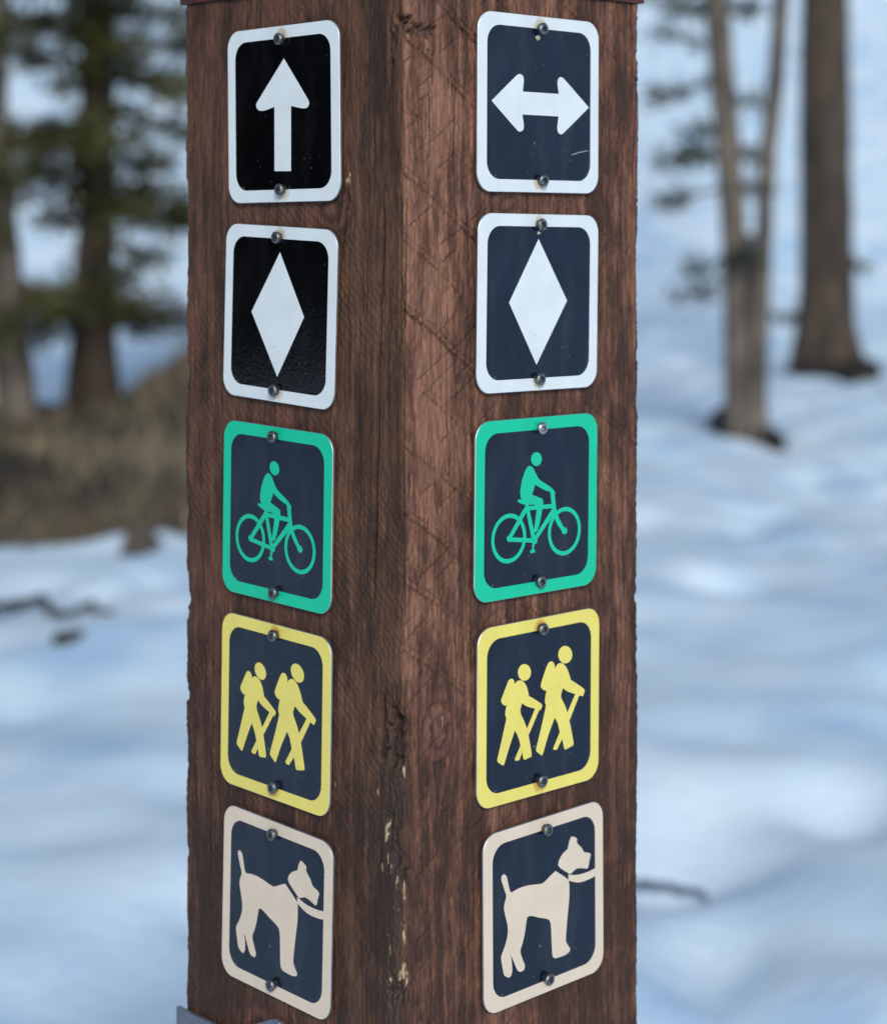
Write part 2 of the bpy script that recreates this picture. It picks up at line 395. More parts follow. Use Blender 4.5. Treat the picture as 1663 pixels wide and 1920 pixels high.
def branch(mb_wood, mb_leaf, base, az, length, rise, rg, dense=1.0, size=0.075, r0=0.022):
    d = np.array((math.cos(az), math.sin(az), 0.0)); pts = []
    n = 8
    for i in range(n):
        t = i / (n - 1)
        pts.append(np.array(base) + d * length * t + np.array((0, 0, rise * length * t - 0.22 * length * t * t + 0.10 * length * t ** 4)) + rg.normal(size=3) * 0.02 * t)
    mb_wood.add(tube(pts, [r0 * (1 - 0.8 * i / (n - 1)) for i in range(n)], 5))
    side = np.array((-d[1], d[0], 0))
    m = max(3, int(length / 0.11 * dense))
    for i in range(m):
        t = rg.uniform(0.22, 1.0); k = t * (n - 1); a = int(min(k, n - 2)); p = pts[a] + (pts[a + 1] - pts[a]) * (k - a)
        off = rg.uniform(-1, 1) * length * 0.34 * (1.08 - t)
        q = p + side * off + np.array((0, 0, rg.uniform(-.05, .04)))
        mb_wood.add(tube([p, (p + q) / 2 + np.array((0, 0, .01)), q], [0.007, 0.006, 0.004], 4))
        for s_ in (0.55, 1.0):
            mb_leaf.tufts(p + (q - p) * s_, int(11 * dense) + 3, size, rg, 0.055 * min(1.3, dense) + .01)

def conifer(name, label, group, base, trunk_pts, radii, bark, leaf, hand, z_crown, top, nb, seed, maxlen=1.6, dense=1.0, extra=None):
    """hand: branches seen in the picture (z, azimuth deg, length, rise); above z_crown a regular crown goes on out of the picture"""
    rg = np.random.default_rng(seed)
    root = empty(name, base); tag(root, label, 'tree', group)
    B = np.array(base)
    n = 40
    P = polyline(trunk_pts, n); zz = P[:, 2]
    R = np.interp(zz, [q[0] for q in radii], [q[1] for q in radii])
    t = MB(); t.add(tube(P, R, 16, 0.05, seed)); trunk = t.build('trunk', bark, root)
    axis_at = lambda z: np.array((np.interp(z, zz, P[:, 0]), np.interp(z, zz, P[:, 1]), z))
    for (z, az, L, rise) in hand:             # the branches in view, each a part with its own needles
        w = MB(); l = MB(); branch(w, l, axis_at(z), math.radians(az), L, rise, rg, dense * 1.5, 0.085)
        b = w.build('branch', bark, root); l.build('needles', leaf, b, False)
    w = MB(); l = MB()
    for i in range(nb):
        u = (i + rg.uniform(0, 1)) / nb; z = z_crown + (top - z_crown) * u
        branch(w, l, axis_at(z), rg.uniform(0, 6.28), maxlen * (1.02 - u) * rg.uniform(.7, 1.1) + .15, rg.uniform(-.1, .25), rg, 0.55 * dense, 0.12)
    if extra: extra(root, w, l, rg)
    cr = w.build('crown', bark, root); tag(cr, kind='stuff'); tag(l.build('needles', leaf, cr, False), kind='stuff')
    return root

GT = 'conifers behind the post'
def zof(py, dist): return EYE + (400 - py) / 3741.0 * dist
def xof(px, dist): return (px - 831.5) / 3741.0 * dist

# dark bushy conifer left of the post, 13.5 m off
D1 = 13.5; xA = xof(176, D1); gA = float(terrain(xA, D1) + hump_left(xA, D1))
handA = []
for py, az, L, rise in [(-60, 10, 1.0, .1), (-40, 170, 1.0, .1), (20, -20, .75, .0), (35, 175, .55, .05), (75, 15, .85, .1), (95, -60, .55, 0), (110, 190, .45, .1), (120, 40, .75, .0),
                        (150, -10, .65, -.05), (165, 200, .35, .1), (200, 25, .70, -.15), (235, 178, .75, .05), (255, 160, .75, .0), (262, -90, .6, .0), (300, 0, .55, .05), (320, 215, .6, .05),
                        (345, -15, .72, -.02), (365, 20, .75, -.1), (385, -50, .6, .0), (395, 5, .75, -.08), (415, 175, .40, .1), (455, -5, .42, -.1),
                        (500, 15, .40, -.35), (545, 185, .60, .05), (560, 5, .62, -.1), (575, -35, .60, -.05), (590, 30, .65, -.05), (560, 230, .45, .0), (600, 190, .5, 0)]:
    handA.append((zof(py, D1), az, L, rise))
def mossy(root, w, l, rg):                 # short shoots crowding the trunk itself
    m = MB(); tw = MB()
    for (p0, p1, k) in ((-30, 140, 26), (200, 420, 24), (500, 620, 9)):
        for i in range(k):
            z = zof(rg.uniform(p0, p1), D1) - gA; a = rg.uniform(-3.3, .2); r = rg.uniform(.10, .24)
            c = np.array((.03 + r * math.cos(a), r * math.sin(a), z)); tw.add(tube([(.03, 0, z - .03), c], [.012, .005], 4)); m.tufts(c, 26, .10, rg, .075)
    b = tw.build('shoots', M['bark_warm'], root); tag(b, kind='stuff'); tag(m.build('needles', M['needles'], b, False), kind='stuff')
tA = [(0, 0, -.25), (0.0, 0, zof(640, D1) - gA), (.03, 0, zof(300, D1) - gA), (.035, 0, zof(0, D1) - gA), (.03, .02, 6), (.0, 0, 9.6)]
conifer('conifer_tree', 'dark bushy conifer on bare earth with moss green needles down its trunk', GT, (xA, D1, gA),
        tA, [(-.25, .27), (.15, .20), (.6, .155), (1.6, .125), (3, .115), (6, .08), (9.6, .015)], M['bark_warm'], M['needles'],
        [(z - gA, a, L, r) for z, a, L, r in handA], zof(-60, D1) - gA, 9.4, 120, 21, 1.9, 0.95, mossy)
# leaning trunk at the edge of the picture
D2 = 13.0; xB = xof(33, D2); gB = float(terrain(xB, D2) + hump_left(xB, D2))
handB = [(zof(py, D2) - gB, az, L, rise) for py, az, L, rise in [(-30, 0, .7, .1), (30, 10, .5, .1), (60, -60, .45, 0), (95, 20, .35, 0), (250, 5, .65, .02), (270, -20, .5, .0), (255, 200, .6, 0), (330, -70, .5, .1), (375, 20, .22, .1), (430, -100, .5, 0),
                                                              (545, 0, .4, .05), (570, -30, .45, .0), (600, -90, .5, 0), (330, 170, .6, 0), (140, -100, .4, 0)]]
conifer('conifer_tree', 'leaning grey brown conifer trunk with needles, outermost beside the dark bushy conifer', GT, (xB, D2, gB),
        [(0.02, 0, -.25), (0, 0, .1), (-.09, 0, zof(500, D2) - gB), (-.17, 0, zof(250, D2) - gB), (-.16, 0, zof(0, D2) - gB), (-.2, 0, 8.5)], [(-.25, .19), (.15, .14), (.8, .125), (3, .10), (8.5, .015)],
        M['bark_grey'], M['needles'], handB, zof(-40, D2) - gB, 8.3, 90, 33, 1.6, 0.9)
# forked grey tree right of the post
D3 = at(1398, 826)[1]; xC = xof(1396, D3); gC = float(terrain(xC, D3))
def fork(root, w, l, rg):
    z = lambda py: zof(py, D3) - gC
    x = lambda px: xof(px, D3) - xC
    t = MB(); P = polyline([(x(1419), -.02, -.2), (x(1418), -.02, z(760)), (x(1424), -.02, z(600)), (x(1437), 0, z(300)), (x(1452), 0, z(180)), (x(1463), 0, z(0)), (x(1490), 0, 4.2), (x(1500), .1, 6.4)], 30)
    t.add(tube(P, np.interp(P[:, 2], [-.2, .1, 1, 3, 6.4], [.10, .066, .058, .055, .012]), 12, .06, 5)); t.build('trunk', M['bark_grey'], root)
    t = MB(); P = polyline([(x(1402), .06, -.2), (x(1405), .08, z(650)), (x(1407), .10, z(500)), (x(1409), .12, z(440))], 14)
    t.add(tube(P, np.interp(P[:, 2], [-.2, .1, .8, 1.5], [.09, .06, .05, .03]), 12, .08, 6)); t.build('trunk', M['twig'], root)
handC = [(zof(py, D3) - gC, az, L, rise) for py, az, L, rise in [(-20, 175, .6, .1), (15, 175, .48, .15), (20, 5, .30, .0), (85, 185, .38, .25), (150, 178, .50, -.12), (195, 10, .3, .15), (245, 190, .36, .05), (290, 178, .52, .02), (285, 5, .22, 0),
                                                              (285, 200, .42, .02), (345, 5, .22, .05), (350, 180, .50, -.12), (490, 178, .30, -.1), (520, 170, .38, -.28), (470, -90, .3, -.2)]]
conifer('conifer_tree', 'grey forked conifer with two slim trunks and sparse needle sprays in the snow', GT, (xC, D3, gC),
        [(-.04, 0, -.2), (-.04, 0, .1), (xof(1382, D3) - xC, 0, zof(600, D3) - gC), (xof(1374, D3) - xC, 0, zof(400, D3) - gC), (xof(1358, D3) - xC, 0, zof(200, D3) - gC), (xof(1342, D3) - xC, 0, zof(0, D3) - gC), (-.3, 0, 5), (-.3, 0, 8.2)],
        [(-.2, .13), (.12, .098), (.9, .088), (3, .082), (8.2, .012)], M['bark_grey'], M['needles_cool'], handC, zof(-70, D3) - gC, 8.0, 70, 45, 1.3, 0.62, fork)
# thick brown trunk, 20 m off
D4 = at(1549, 694)[1]; xD = xof(1549, D4); gD = float(terrain(xD, D4))
handD = [(zof(py, D4) - gD, az, L, rise) for py, az, L, rise in [(492, -10, .50, .02), (592, 180, .5, .05), (100, 170, .3, 0)]]
conifer('conifer_tree', 'thick straight dark brown conifer trunk rising from a dark ring in the snow', GT, (xD, D4, gD),
        [(0, 0, -.25), (0, 0, 1), (-.02, 0, 4), (0, 0, 14)], [(-.25, .52), (.06, .40), (.3, .285), (1, .255), (4, .228), (14, .02)], M['bark_dark'], M['needles_cool'], handD, 4.2, 13.6, 110, 57, 2.0, 0.6)

# the wood that closes off the clearing to the left (mirrored in the dark sign faces)
def forest():
    rg = np.random.default_rng(91); mb = MB()
    for i in range(95):
        x = -19 - rg.uniform(0, 24) ** 1.0; y = rg.uniform(-26, 24)
        H = rg.uniform(8, 14); z0 = float(terrain(x, y)); r = H * .17
        mb.add(tube([(x, y, z0 - .2), (x, y, z0 + H * .9)], [.16, .03], 5))
        nl = 16
        for k in range(nl):
            u = k / nl; zc = z0 + H * (.05 + .95 * u); rr = r * (1 - u) * rg.uniform(.8, 1.15) + .12
            m = 9; a0 = rg.uniform(0, 6.28)
            for j in range(m):
                a = a0 + 6.28 * j / m + rg.uniform(-.2, .2); L = rr * rg.uniform(.75, 1.2); w = L * .42
                c, s_ = math.cos(a), math.sin(a); kk = len(mb.v)
                mb.v += [(x, y, zc + .25), (x + c * L - s_ * w, y + s_ * L + c * w, zc - .25 * L), (x + c * L * 1.15, y + s_ * L * 1.15, zc - .42 * L), (x + c * L + s_ * w, y + s_ * L - c * w, zc - .25 * L)]
                mb.f.append((kk, kk + 1, kk + 2, kk + 3))
    o = mb.build('forest', M['needles'], None, False)
    tag(o, 'dense dark conifer wood across the clearing', None, None, 'stuff')
forest()

# ------------------------------------------------------------------ twigs lying on the snow
def fallen(name, label, pts, r, cat='twig', forks=(), mat='twig', lie=None):
    if lie is not None:
        q = [at(p[0], p[1]) for p in pts]; lie = float(max(terrain(np.array([a[0] for a in q]), np.array([a[1] for a in q])))) + lie
    P = []
    for (px, py, up) in pts:
        x, y = at(px, py)
        for _ in range(4):                    # settle it on the real snow surface along the same sight line
            z = lie if lie is not None else float(terrain(x, y)) + up
            y = (EYE - z) * 3741.0 / (py - 400.0); x = (px - 831.5) / 3741.0 * y
        P.append((x, y, z))
    P = polyline(P, 16); root = P[0].copy()
    mb = MB(); rg = np.random.default_rng(abs(int(pts[0][0]))); Q = P - root + rg.normal(size=P.shape) * r * (.12 if mat != 'twig' else .5)
    mb.add(tube(Q, np.linspace(r, r * .55, 16), 7, .15, 3))
    for (i, d) in forks: mb.add(tube([Q[i], Q[i] + np.array(d)], [r * .5, r * .25], 5))
    o = link(name, pydata(name, mb.v, mb.f, True), None, [M[mat]], tuple(root))
    return tag(o, label, cat)
fallen('fallen_branch', 'dark curved fallen branch on snow below the bare earth', [(-30, 1150, .02), (30, 1136, .03), (80, 1132, .05), (125, 1150, .02), (160, 1140, .03), (215, 1152, .0)], .022, 'branch', ((7, (.12, -.25, .02)),), 'twig', .01)
fallen('fallen_stick', 'short dark stick stuck in snow in front of the curved fallen branch', [(112, 1202, .0), (140, 1196, .03), (158, 1186, .02)], .022, 'stick', (), 'twig', .02)
fallen('fallen_stick', 'dark stick half sunk in snow close beside the post', [(1130, 1655, .0), (1200, 1660, .006), (1270, 1668, .010), (1316, 1676, .0), (1322, 1688, -.01)], .015, 'stick', (), 'frosted_stick', .012)

# ------------------------------------------------------------------ the post
CX, CY = (757 - 831.5) / 3741.0 * 1.12, 1.12          # its front edge
dL = np.array((-3631.5, 3741.0)); dL /= np.linalg.norm(dL)
dR = np.array((3853.5, 3741.0)); dR /= np.linalg.norm(dR)
nL = np.array((-dL[1], dL[0])); nL = -nL if nL[1] > 0 else nL
nR = np.array((dR[1], -dR[0])); nR = -nR if nR[1] > 0 else nR
W = 0.2032
CAPZ = EYE + 0.1320

def seg_dist(u, z, P, wob=0.0, seed=0):
    """distance (mm) to a polyline given in mm; also the share along it"""
    best = np.full(u.shape, 1e9); sh = np.zeros(u.shape)
    n = len(P) - 1
    uu = u + wob * vn(z / 9.0, z * 0 + seed, seed)
    for i in range(n):
        ax, az = P[i]; bx_, bz = P[i + 1]; dx_, dz_ = bx_ - ax, bz - az
        t = np.clip(((uu - ax) * dx_ + (z - az) * dz_) / (dx_ * dx_ + dz_ * dz_), 0, 1)
        d = np.hypot(uu - ax - t * dx_, z - az - t * dz_); k = d < best
        best = np.where(k, d, best); sh = np.where(k, (i + t) / n, sh)
    return best, sh

def build_post():
    # u runs round the post: -W..0 left face (back to front edge), 0..W right face, then the two far faces
    vis = np.linspace(-W, W, 690)
    far = np.linspace(W, 3 * W, 62)[1:-1]
    u = np.r_[vis, far]
    z = np.r_[np.linspace(-0.15, 0.93, 130)[:-1], np.linspace(0.93, CAPZ, 740)]
    U, Zw = np.meshgrid(u * 1e3, z); Zm = (Zw - EYE) * 1e3           # mm, as measured from eye level
    V = np.abs(U) <= W * 1e3 + .01
    left = (U < 0) & V; right = (U >= 0) & V
    # grain bends round the knots
    G = U.copy()
    knots = [(27.5, -297, 11, 15), (-62, 2, 16, 12), (84, 5, 14, 9), (-128, -500, 16, 18), (150, -250, 10, 9)]
    kd = []
    for (ku, kz, ra, rb) in knots:
        d = np.hypot((U - ku) / ra, (Zm - kz) / rb); kd.append(d)
        G = G + np.sign(U - ku) * -ra * 0.75 * np.exp(-(np.abs(U - ku) / (ra * 1.3)) - ((Zm - kz) / (rb * 2.2)) ** 2) * (1 - np.exp(-((U - ku) / 3.0) ** 2))
    warp = 2.2 * vn(U / 40, Zm / 90, 2) + 0.7 * vn(U / 12, Zm / 40, 3)
    Gw = G + warp
    fib = 0.30 * vn(Gw / 0.9, Zm / 34, 101) + 0.34 * vn(Gw / 2.3, Zm / 60, 102) + 0.22 * vn(Gw / 0.7, Zm / 9, 103) + 0.40 * vn(Gw / 6, Zm / 110, 104)
    tear = np.clip(vn(Gw / 3.2, Zm / 14, 105) + 0.6 * vn(Gw / 1.3, Zm / 6, 106), 0, 2)
    torn = vn(Gw / 1.5, Zm / 3.4, 108) + .7 * vn(Gw / .8, Zm / 2.0, 109) + .5 * vn(U / 3.1, Zm / 4.2, 110)
    h = fib * np.where(right, 0.42, 0.34) + 0.35 * vn(U / 30, Zm / 70, 107) - np.where(right, 0.36, 0.14) * tear + np.where(right, .26, .13) * torn
    # --- left face: band saw marks slanting down to the front edge
    s = (Zm - 0.62 * U * -1 * -1) if False else (Zm - 0.95 * (-U) * 1.0)
    saw = np.sin(s / 5.9 * 2 * np.pi + 3.2 * vn(U / 34, Zm / 26, 111) + 1.5 * vn(U / 9, Zm / 7, 112)) * (0.65 + .5 * vn(U / 12, Zm / 9, 114))
    samp = sstep(-.25, .7, vn(U / 45, Zm / 60, 113) + 0.35 * (Zm < -120))
    h = h + np.where(left, 0.26 * saw * samp, 0)
    # --- right face: deep double saw scores running down to the right every 38 mm, torn slabs between
    zz = Zm + 0.655 * U + 1.6 * vn(U / 22, Zm * 0 + 1, 121)
    ph = (zz - 61.0) / 38.4; cell = np.floor(ph + .5); fr = (ph - cell) * 38.4
    strength = 0.55 + 0.45 * vn(cell * 1.7, U / 60, 122)
    strength = strength * (0.45 + 0.55 * (1 - sstep(45, 90, U))) * (1 - 0.75 * sstep(-240, -290, Zm))
    strength = strength * (0.55 + .45 * sstep(-.5, 0, vn(U / 11, cell * 3.1, 125))) * 1.25
    jag = 0.5 * vn(U / 1.6, Zm / 1.6, 123)
    score = np.exp(-((fr + jag) / 0.75) ** 2) + 0.7 * np.exp(-((fr - 4.4 + jag) / 0.65) ** 2)
    ledge = np.where(fr > 0, np.exp(-fr / 10), -np.exp(fr / 14) * .4)
    h = h + np.where(right, (-2.4 * score + 0.75 * ledge) * strength, 0)
    # thin cross scratches rising to the right
    zc = Zm - 0.62 * U + 1.2 * vn(U / 15, Zm / 15, 131); pc = zc / 9.3; cc = np.floor(pc + .5); fc = (pc - cc) * 9.3 + 1.4 * (hash2(cc.astype(int), cc.astype(int) * 0, 5) - .5)
    on = sstep(.32, .6, vn(cc * 2.3, U / 17, 132)) * (1 - sstep(60, 150, U))
    h = h + np.where(right, -1.2 * np.exp(-(fc / 0.5) ** 2) * on, 0)
    fine = np.sin((Zm - 1.15 * U) / 2.6 * 2 * np.pi + 2.5 * vn(U / 12, Zm / 14, 133)) * sstep(0.0, .6, vn(U / 30, Zm / 34, 134) + .35 * sstep(90, 140, U))
    h = h + np.where(right, 0.16 * fine, 0)
    # --- drying cracks
    cracks = [([(-17.3, 3), (-17.8, -12), (-19.6, -56), (-21.4, -91), (-21.8, -112), (-23.2, -152), (-25.0, -196), (-25.4, -232)], 1.15, 9.0),
              ([(-47.4, 15), (-48.5, 6), (-50.3, 0), (-52.6, -15.5), (-54.5, -27)], 1.0, 7),
              ([(-17.0, -272), (-18.2, -300), (-18.6, -312)], 1.3, 8), ([(-20, -318), (-20.8, -372)], .5, 2),
              ([(-2.4, 18), (-3.0, -25), (-2.2, -75)], .6, 2.2), ([(3.7, 14), (2.2, -30), (1.2, -66)], .7, 3.5), ([(1.2, -70), (.6, -150), (1.0, -235)], .5, 1.6),
              ([(-9, 132), (-12, 92), (-11, 70)], .6, 1.8), ([(-31, -20), (-32, -95)], .4, .8), ([(-37, -60), (-38.5, -130)], .4, .8), ([(-28, -190), (-29, -262)], .42, 1.0),
              ([(20, 74), (20, 38)], .42, 1.0), ([(12, -150), (12.5, -205)], .45, 1.0), ([(40, 60), (41, -10)], .4, .8), ([(62, -420), (64, -505)], .45, 1.2), ([(48, -380), (49, -480)], .45, 1.0),
              ([(-140, 132), (-141, 108)], .4, .8), ([(-60, 132), (-62, 118)], .5, 1.0), ([(150, -120), (152, -190)], .4, .7), ([(-175, -330), (-178, -420)], .4, .7), ([(-24, 60), (-26, -10)], .4, .7)]
    crk = np.zeros_like(h)
    for i, (P, wd, dp) in enumerate(cracks):
        d, sh = seg_dist(U, Zm, P, 0.5, 200 + i)
        e = np.clip(sh / .12, 0, 1) * np.clip((1 - sh) / .12, 0, 1)
        g = np.exp(-(d / (wd * (0.45 + 0.55 * e))) ** 2) * e ** .5 * np.where(V, 1, 0)
        h = h - dp * g; crk = np.maximum(crk, g)
    # --- broken-out pockets along the front edge
    pits = [(1, 109, 9, 3, 8), (13, 103.5, 14, 4.5, 5), (-9, 97, 4, 9, 3.0), (-11, 84, 2.2, 7, 2.2), (-6.5, -287, 7, 9, 11), (-1, -297, 6, 8, 9), (-11, -299, 7, 9, 5), (-5, -309, 8, 4, 5),
            (-12, -347, 3.6, 9, 4.5), (-6, -362, 5, 8, 3.2), (0.5, -372.5, 6, 5, 5), (-5, -437, 5.5, 8, 6), (-3, 60, 2, 14, 1.2), (-1, -20, 2.0, 30, 1.0), (0, -130, 1.6, 22, 1.1), (-2, -200, 2, 30, .8), (0, -250, 2.0, 16, 1.4),
            (-3, -330, 6, 14, 1.6), (-4, -400, 7, 20, 1.2), (-16, 15, 3, 3, .7), (1, 20, 3, 12, 1.0), (-202, -243, 4, 16, 2.5), (-203, -110, 4, 20, 1.6), (-202, -305, 3, 9, 1.6)]
    pit = np.zeros_like(h)
    for i, (pu, pz, ra, rb, dp) in enumerate(pits):
        d = np.hypot((U - pu) / ra, (Zm - pz) / rb) + 0.42 * vn(U / 2.2, Zm / 5, 300 + i) + 0.2 * vn(U / .9, Zm / 2.4, 340 + i)
        g = sstep(1.15, 0.5, d); h = h - dp * g * (0.8 + 0.35 * vn(U / 1.1, Zm / 5, 380 + i)); pit = np.maximum(pit, g * min(1, dp / 3))
    # splinters left standing round the big pockets
    spl = np.exp(-((U + 5) / 14) ** 2) * (np.exp(-((Zm + 298) / 26) ** 2) + np.exp(-((Zm + 436) / 16) ** 2) + .8 * np.exp(-((Zm + 360) / 20) ** 2))
    h = h + spl * 1.5 * np.clip(vn(U / 1.3, Zm / 11, 401), -.2, 1)
    # knots: ring ripple and a slight swelling
    for i, d in enumerate(kd):
        k = np.exp(-(d / 1.1) ** 4); amp = (2.2, .5, .5, .4, .4)[i]
        h = h + k * amp * (0.30 * np.sin(d * 9 + 1.5 * vn(U / 4, Zm / 4, 420 + i)) + 0.25) - amp * .5 * np.exp(-((d - 1.15) / .12) ** 2)
    # scalloped outer edges
    back = np.exp(-((np.abs(U) - W * 1e3) / 7.0) ** 2)
    h = h + back * (0.55 * vn(Zm / 31, Zm * 0 + np.sign(U), 431) + 0.35 * vn(Zm / 5.3, Zm * 0 + np.sign(U), 432) * sstep(-.2, .6, vn(Zm / 27, Zm * 0 + 3 + np.sign(U), 433)) - 0.8 * sstep(.45, .9, vn(Zm / 9, Zm * 0 + np.sign(U), 434)) - .2)
    h = np.minimum(h, np.where(np.abs(U) > 46, 0.85, 1.3))
    h = np.where(V, h, 0.5 * vn(U / 5, Zm / 60, 441))
    # --- the square itself, edges eased
    c0 = np.array((CX, CY)); n_far_r = dL; n_far_l = dR      # the far faces look away from the near ones
    a = U / 1e3
    P2 = np.zeros(U.shape + (2,)); N2 = np.zeros_like(P2)
    rr_ = 0.0022
    for f_, (lo, hi, o0, d0, nn) in enumerate(((-W, 0, c0, -dL, nL), (0, W, c0, dR, nR), (W, 2 * W, c0 + W * dR, dL, -nL), (2 * W, 3 * W, c0 + W * dR + W * dL, -dR, -nR))):
        k = (a >= lo - 1e-9) & (a <= hi + 1e-9) if f_ == 0 else (a > lo + 1e-9) & (a <= hi + 1e-9)
        tt = a if f_ == 0 else a - lo
        pos = o0 + tt[..., None] * d0
        P2 = np.where(k[..., None], pos, P2); N2 = np.where(k[..., None], nn, N2)
    for (e, na, nb) in ((0, nL, nR), (W, nR, -nL), (-W, -nR, nL), (2 * W, -nL, -nR), (3 * W, -nR, nL)):
        d = np.abs(a - e); b = (na + nb) / np.linalg.norm(na + nb); k = np.clip(1 - d / (rr_ * 1.6), 0, 1)
        P2 = P2 - b * (k ** 2 * rr_ * 0.55)[..., None]
        N2 = N2 * (1 - k)[..., None] + b * k[..., None]
    N2 /= np.linalg.norm(N2, axis=-1, keepdims=True)
    P2 = P2 + N2 * (h / 1e3)[..., None]
    P = np.concatenate([P2 - c0, (Zw)[..., None]], -1)
    me = grid_mesh('wooden_post', P, wrap=True)
    # --- colour of the stained wood, with groove and crack shade painted in
    g1 = vn(Gw / 5.5, Zm / 120, 501); g2 = vn(Gw / 1.8, Zm / 45, 502); g3 = vn(U / 26, Zm / 60, 503); g4 = vn(U / 9, Zm / 16, 504)
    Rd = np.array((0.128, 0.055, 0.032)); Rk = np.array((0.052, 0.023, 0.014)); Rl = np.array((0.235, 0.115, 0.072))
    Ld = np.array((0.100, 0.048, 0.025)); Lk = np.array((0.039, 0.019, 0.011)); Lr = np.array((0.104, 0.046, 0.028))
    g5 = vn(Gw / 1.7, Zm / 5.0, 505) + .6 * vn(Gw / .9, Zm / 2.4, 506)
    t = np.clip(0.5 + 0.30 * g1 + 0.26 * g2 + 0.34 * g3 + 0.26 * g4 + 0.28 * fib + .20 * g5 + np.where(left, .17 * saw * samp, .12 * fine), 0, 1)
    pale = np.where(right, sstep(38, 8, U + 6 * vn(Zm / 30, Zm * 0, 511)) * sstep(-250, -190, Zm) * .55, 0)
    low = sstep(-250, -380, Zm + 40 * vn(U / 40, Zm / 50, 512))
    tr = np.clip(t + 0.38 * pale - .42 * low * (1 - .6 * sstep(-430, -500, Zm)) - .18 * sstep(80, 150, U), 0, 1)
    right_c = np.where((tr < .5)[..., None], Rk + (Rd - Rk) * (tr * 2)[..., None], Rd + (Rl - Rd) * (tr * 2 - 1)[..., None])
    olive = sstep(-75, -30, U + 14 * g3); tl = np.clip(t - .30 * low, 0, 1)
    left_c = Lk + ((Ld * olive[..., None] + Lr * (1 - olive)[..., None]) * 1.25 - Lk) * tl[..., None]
    right_c = right_c * (1 - .50 * np.clip(np.maximum(score * strength, .7 * np.exp(-(fc / 0.55) ** 2) * on), 0, 1))[..., None]   # shade of the saw scores and scratches painted darker
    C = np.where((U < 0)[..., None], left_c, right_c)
    side = sstep(-1.5, 1.0, U + 1.3 * vn(Zm / 7, Zm * 0, 515))[..., None]
    C = np.where((np.abs(U) < 6)[..., None], left_c * (1 - side) + right_c * side, C)
    for i, d in enumerate(kd):
        k = np.exp(-(d / 1.1) ** 4)[..., None] * (.6, .7, .7, .7, .5)[i]
        ring = (0.85 + 0.5 * np.sin(d * 9 + 1.5 * vn(U / 4, Zm / 4, 420 + i)))[..., None]
        C = C * (1 - k) + np.array((0.125, 0.052, 0.038)) * ring * k
    # darker grey brown in the pockets, raw pale wood where it has chipped
    C = C * (1 - (pit * .55)[..., None]) + np.array((0.036, 0.028, 0.024)) * (pit * .55)[..., None]
    C = C * (1 - (crk * .8)[..., None]) + np.array((0.012, 0.009, 0.007)) * (crk * .8)[..., None]        # shade inside the cracks painted near black
    near = np.exp(-((U + 7) / 13) ** 2) * (sstep(-300, -345, Zm) + .5 * np.exp(-((Zm + 300) / 20) ** 2)) * sstep(-480, -440, Zm)
    grey = np.exp(-((U + 9) / 10) ** 2) * sstep(-292, -312, Zm) * .30 * (1 + .8 * vn(U / 7, Zm / 22, 518))
    C = C * (1 - grey[..., None]) + np.array((0.060, 0.048, 0.044)) * (0.8 + .4 * g2[..., None]) * grey[..., None]
    ch = -.06 + vn(U / 1.05, Zm / 4.0, 521) + .45 * vn(U / .7, Zm / 1.8, 522)
    edge = np.exp(-((U - .3) / 1.6) ** 2)
    chip = sstep(.92, 1.08, ch * near + .28 * near * edge) + sstep(.88, 1.02, ch * edge * .92) * .6 * sstep(-330, -300, -np.abs(Zm)) 
    for (pu, pz, ra, rb) in ((-47.5, 19, 2.6, 1.9), (-45.5, 22.5, .8, 1.4), (.2, -314, 1.6, 5), (.3, -380, 1.3, 7), (-15.2, -350, 1.1, 8), (-13, -366, .9, 6), (-.5, -426, 2.2, 5), (-3.5, -428, 1.2, 4), (2.2, -432, 1.0, 7), (-10.5, -433, 1.2, 2.5), (-11, -418, .9, 4), (-6, -377, .9, 4), (0, -405, 1.1, 6), (-22, -330, .8, 2.2), (-18, -372, .8, 3), (30, -291, .7, 4.5), (-58, -332, .8, 2.4), (105, -488, .8, 2)):
        d = np.hypot((U - pu) / (ra * .8), (Zm - pz) / (rb * .85)) + .8 * vn(U / .8, Zm / 2.2, 530)
        chip = np.maximum(chip, sstep(1.0, .55, d))
    chip = np.clip(chip, 0, 1)[..., None]
    C = C * (1 - chip) + np.array((0.46, 0.36, 0.22)) * (.75 + .3 * g2[..., None]) * chip
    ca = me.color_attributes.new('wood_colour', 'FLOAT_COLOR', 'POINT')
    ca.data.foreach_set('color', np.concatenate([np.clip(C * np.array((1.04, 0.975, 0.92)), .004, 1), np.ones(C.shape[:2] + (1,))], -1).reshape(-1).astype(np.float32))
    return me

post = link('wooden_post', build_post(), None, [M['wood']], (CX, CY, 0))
tag(post, 'square rough sawn brown wooden post with cracked front edge, carrying the trail signs', 'post')

# stained cap on top of the post
def cap():
    e = 0.0022; c = [-(dL + dR) * e, dR * W + (dR - dL) * e, (dR + dL) * (W + e), dL * W + (dL - dR) * e]
    ctr = (dL + dR) * W / 2; v = []; f = []
    for (z, k) in ((0.0004, 1.0), (0.034, 1.0), (0.038, .98), (0.075, .04)):
        for p in c: v.append((*(ctr + (p - ctr) * k), CAPZ + z))
    for r in range(3):
        for k in range(4): f.append((r * 4 + k, r * 4 + (k + 1) % 4, (r + 1) * 4 + (k + 1) % 4, (r + 1) * 4 + k))
    f.append((3, 2, 1, 0)); f.append((12, 13, 14, 15))
    return pydata('post_cap', v, f)
link('post_cap', cap(), post, [M['red_cap']])

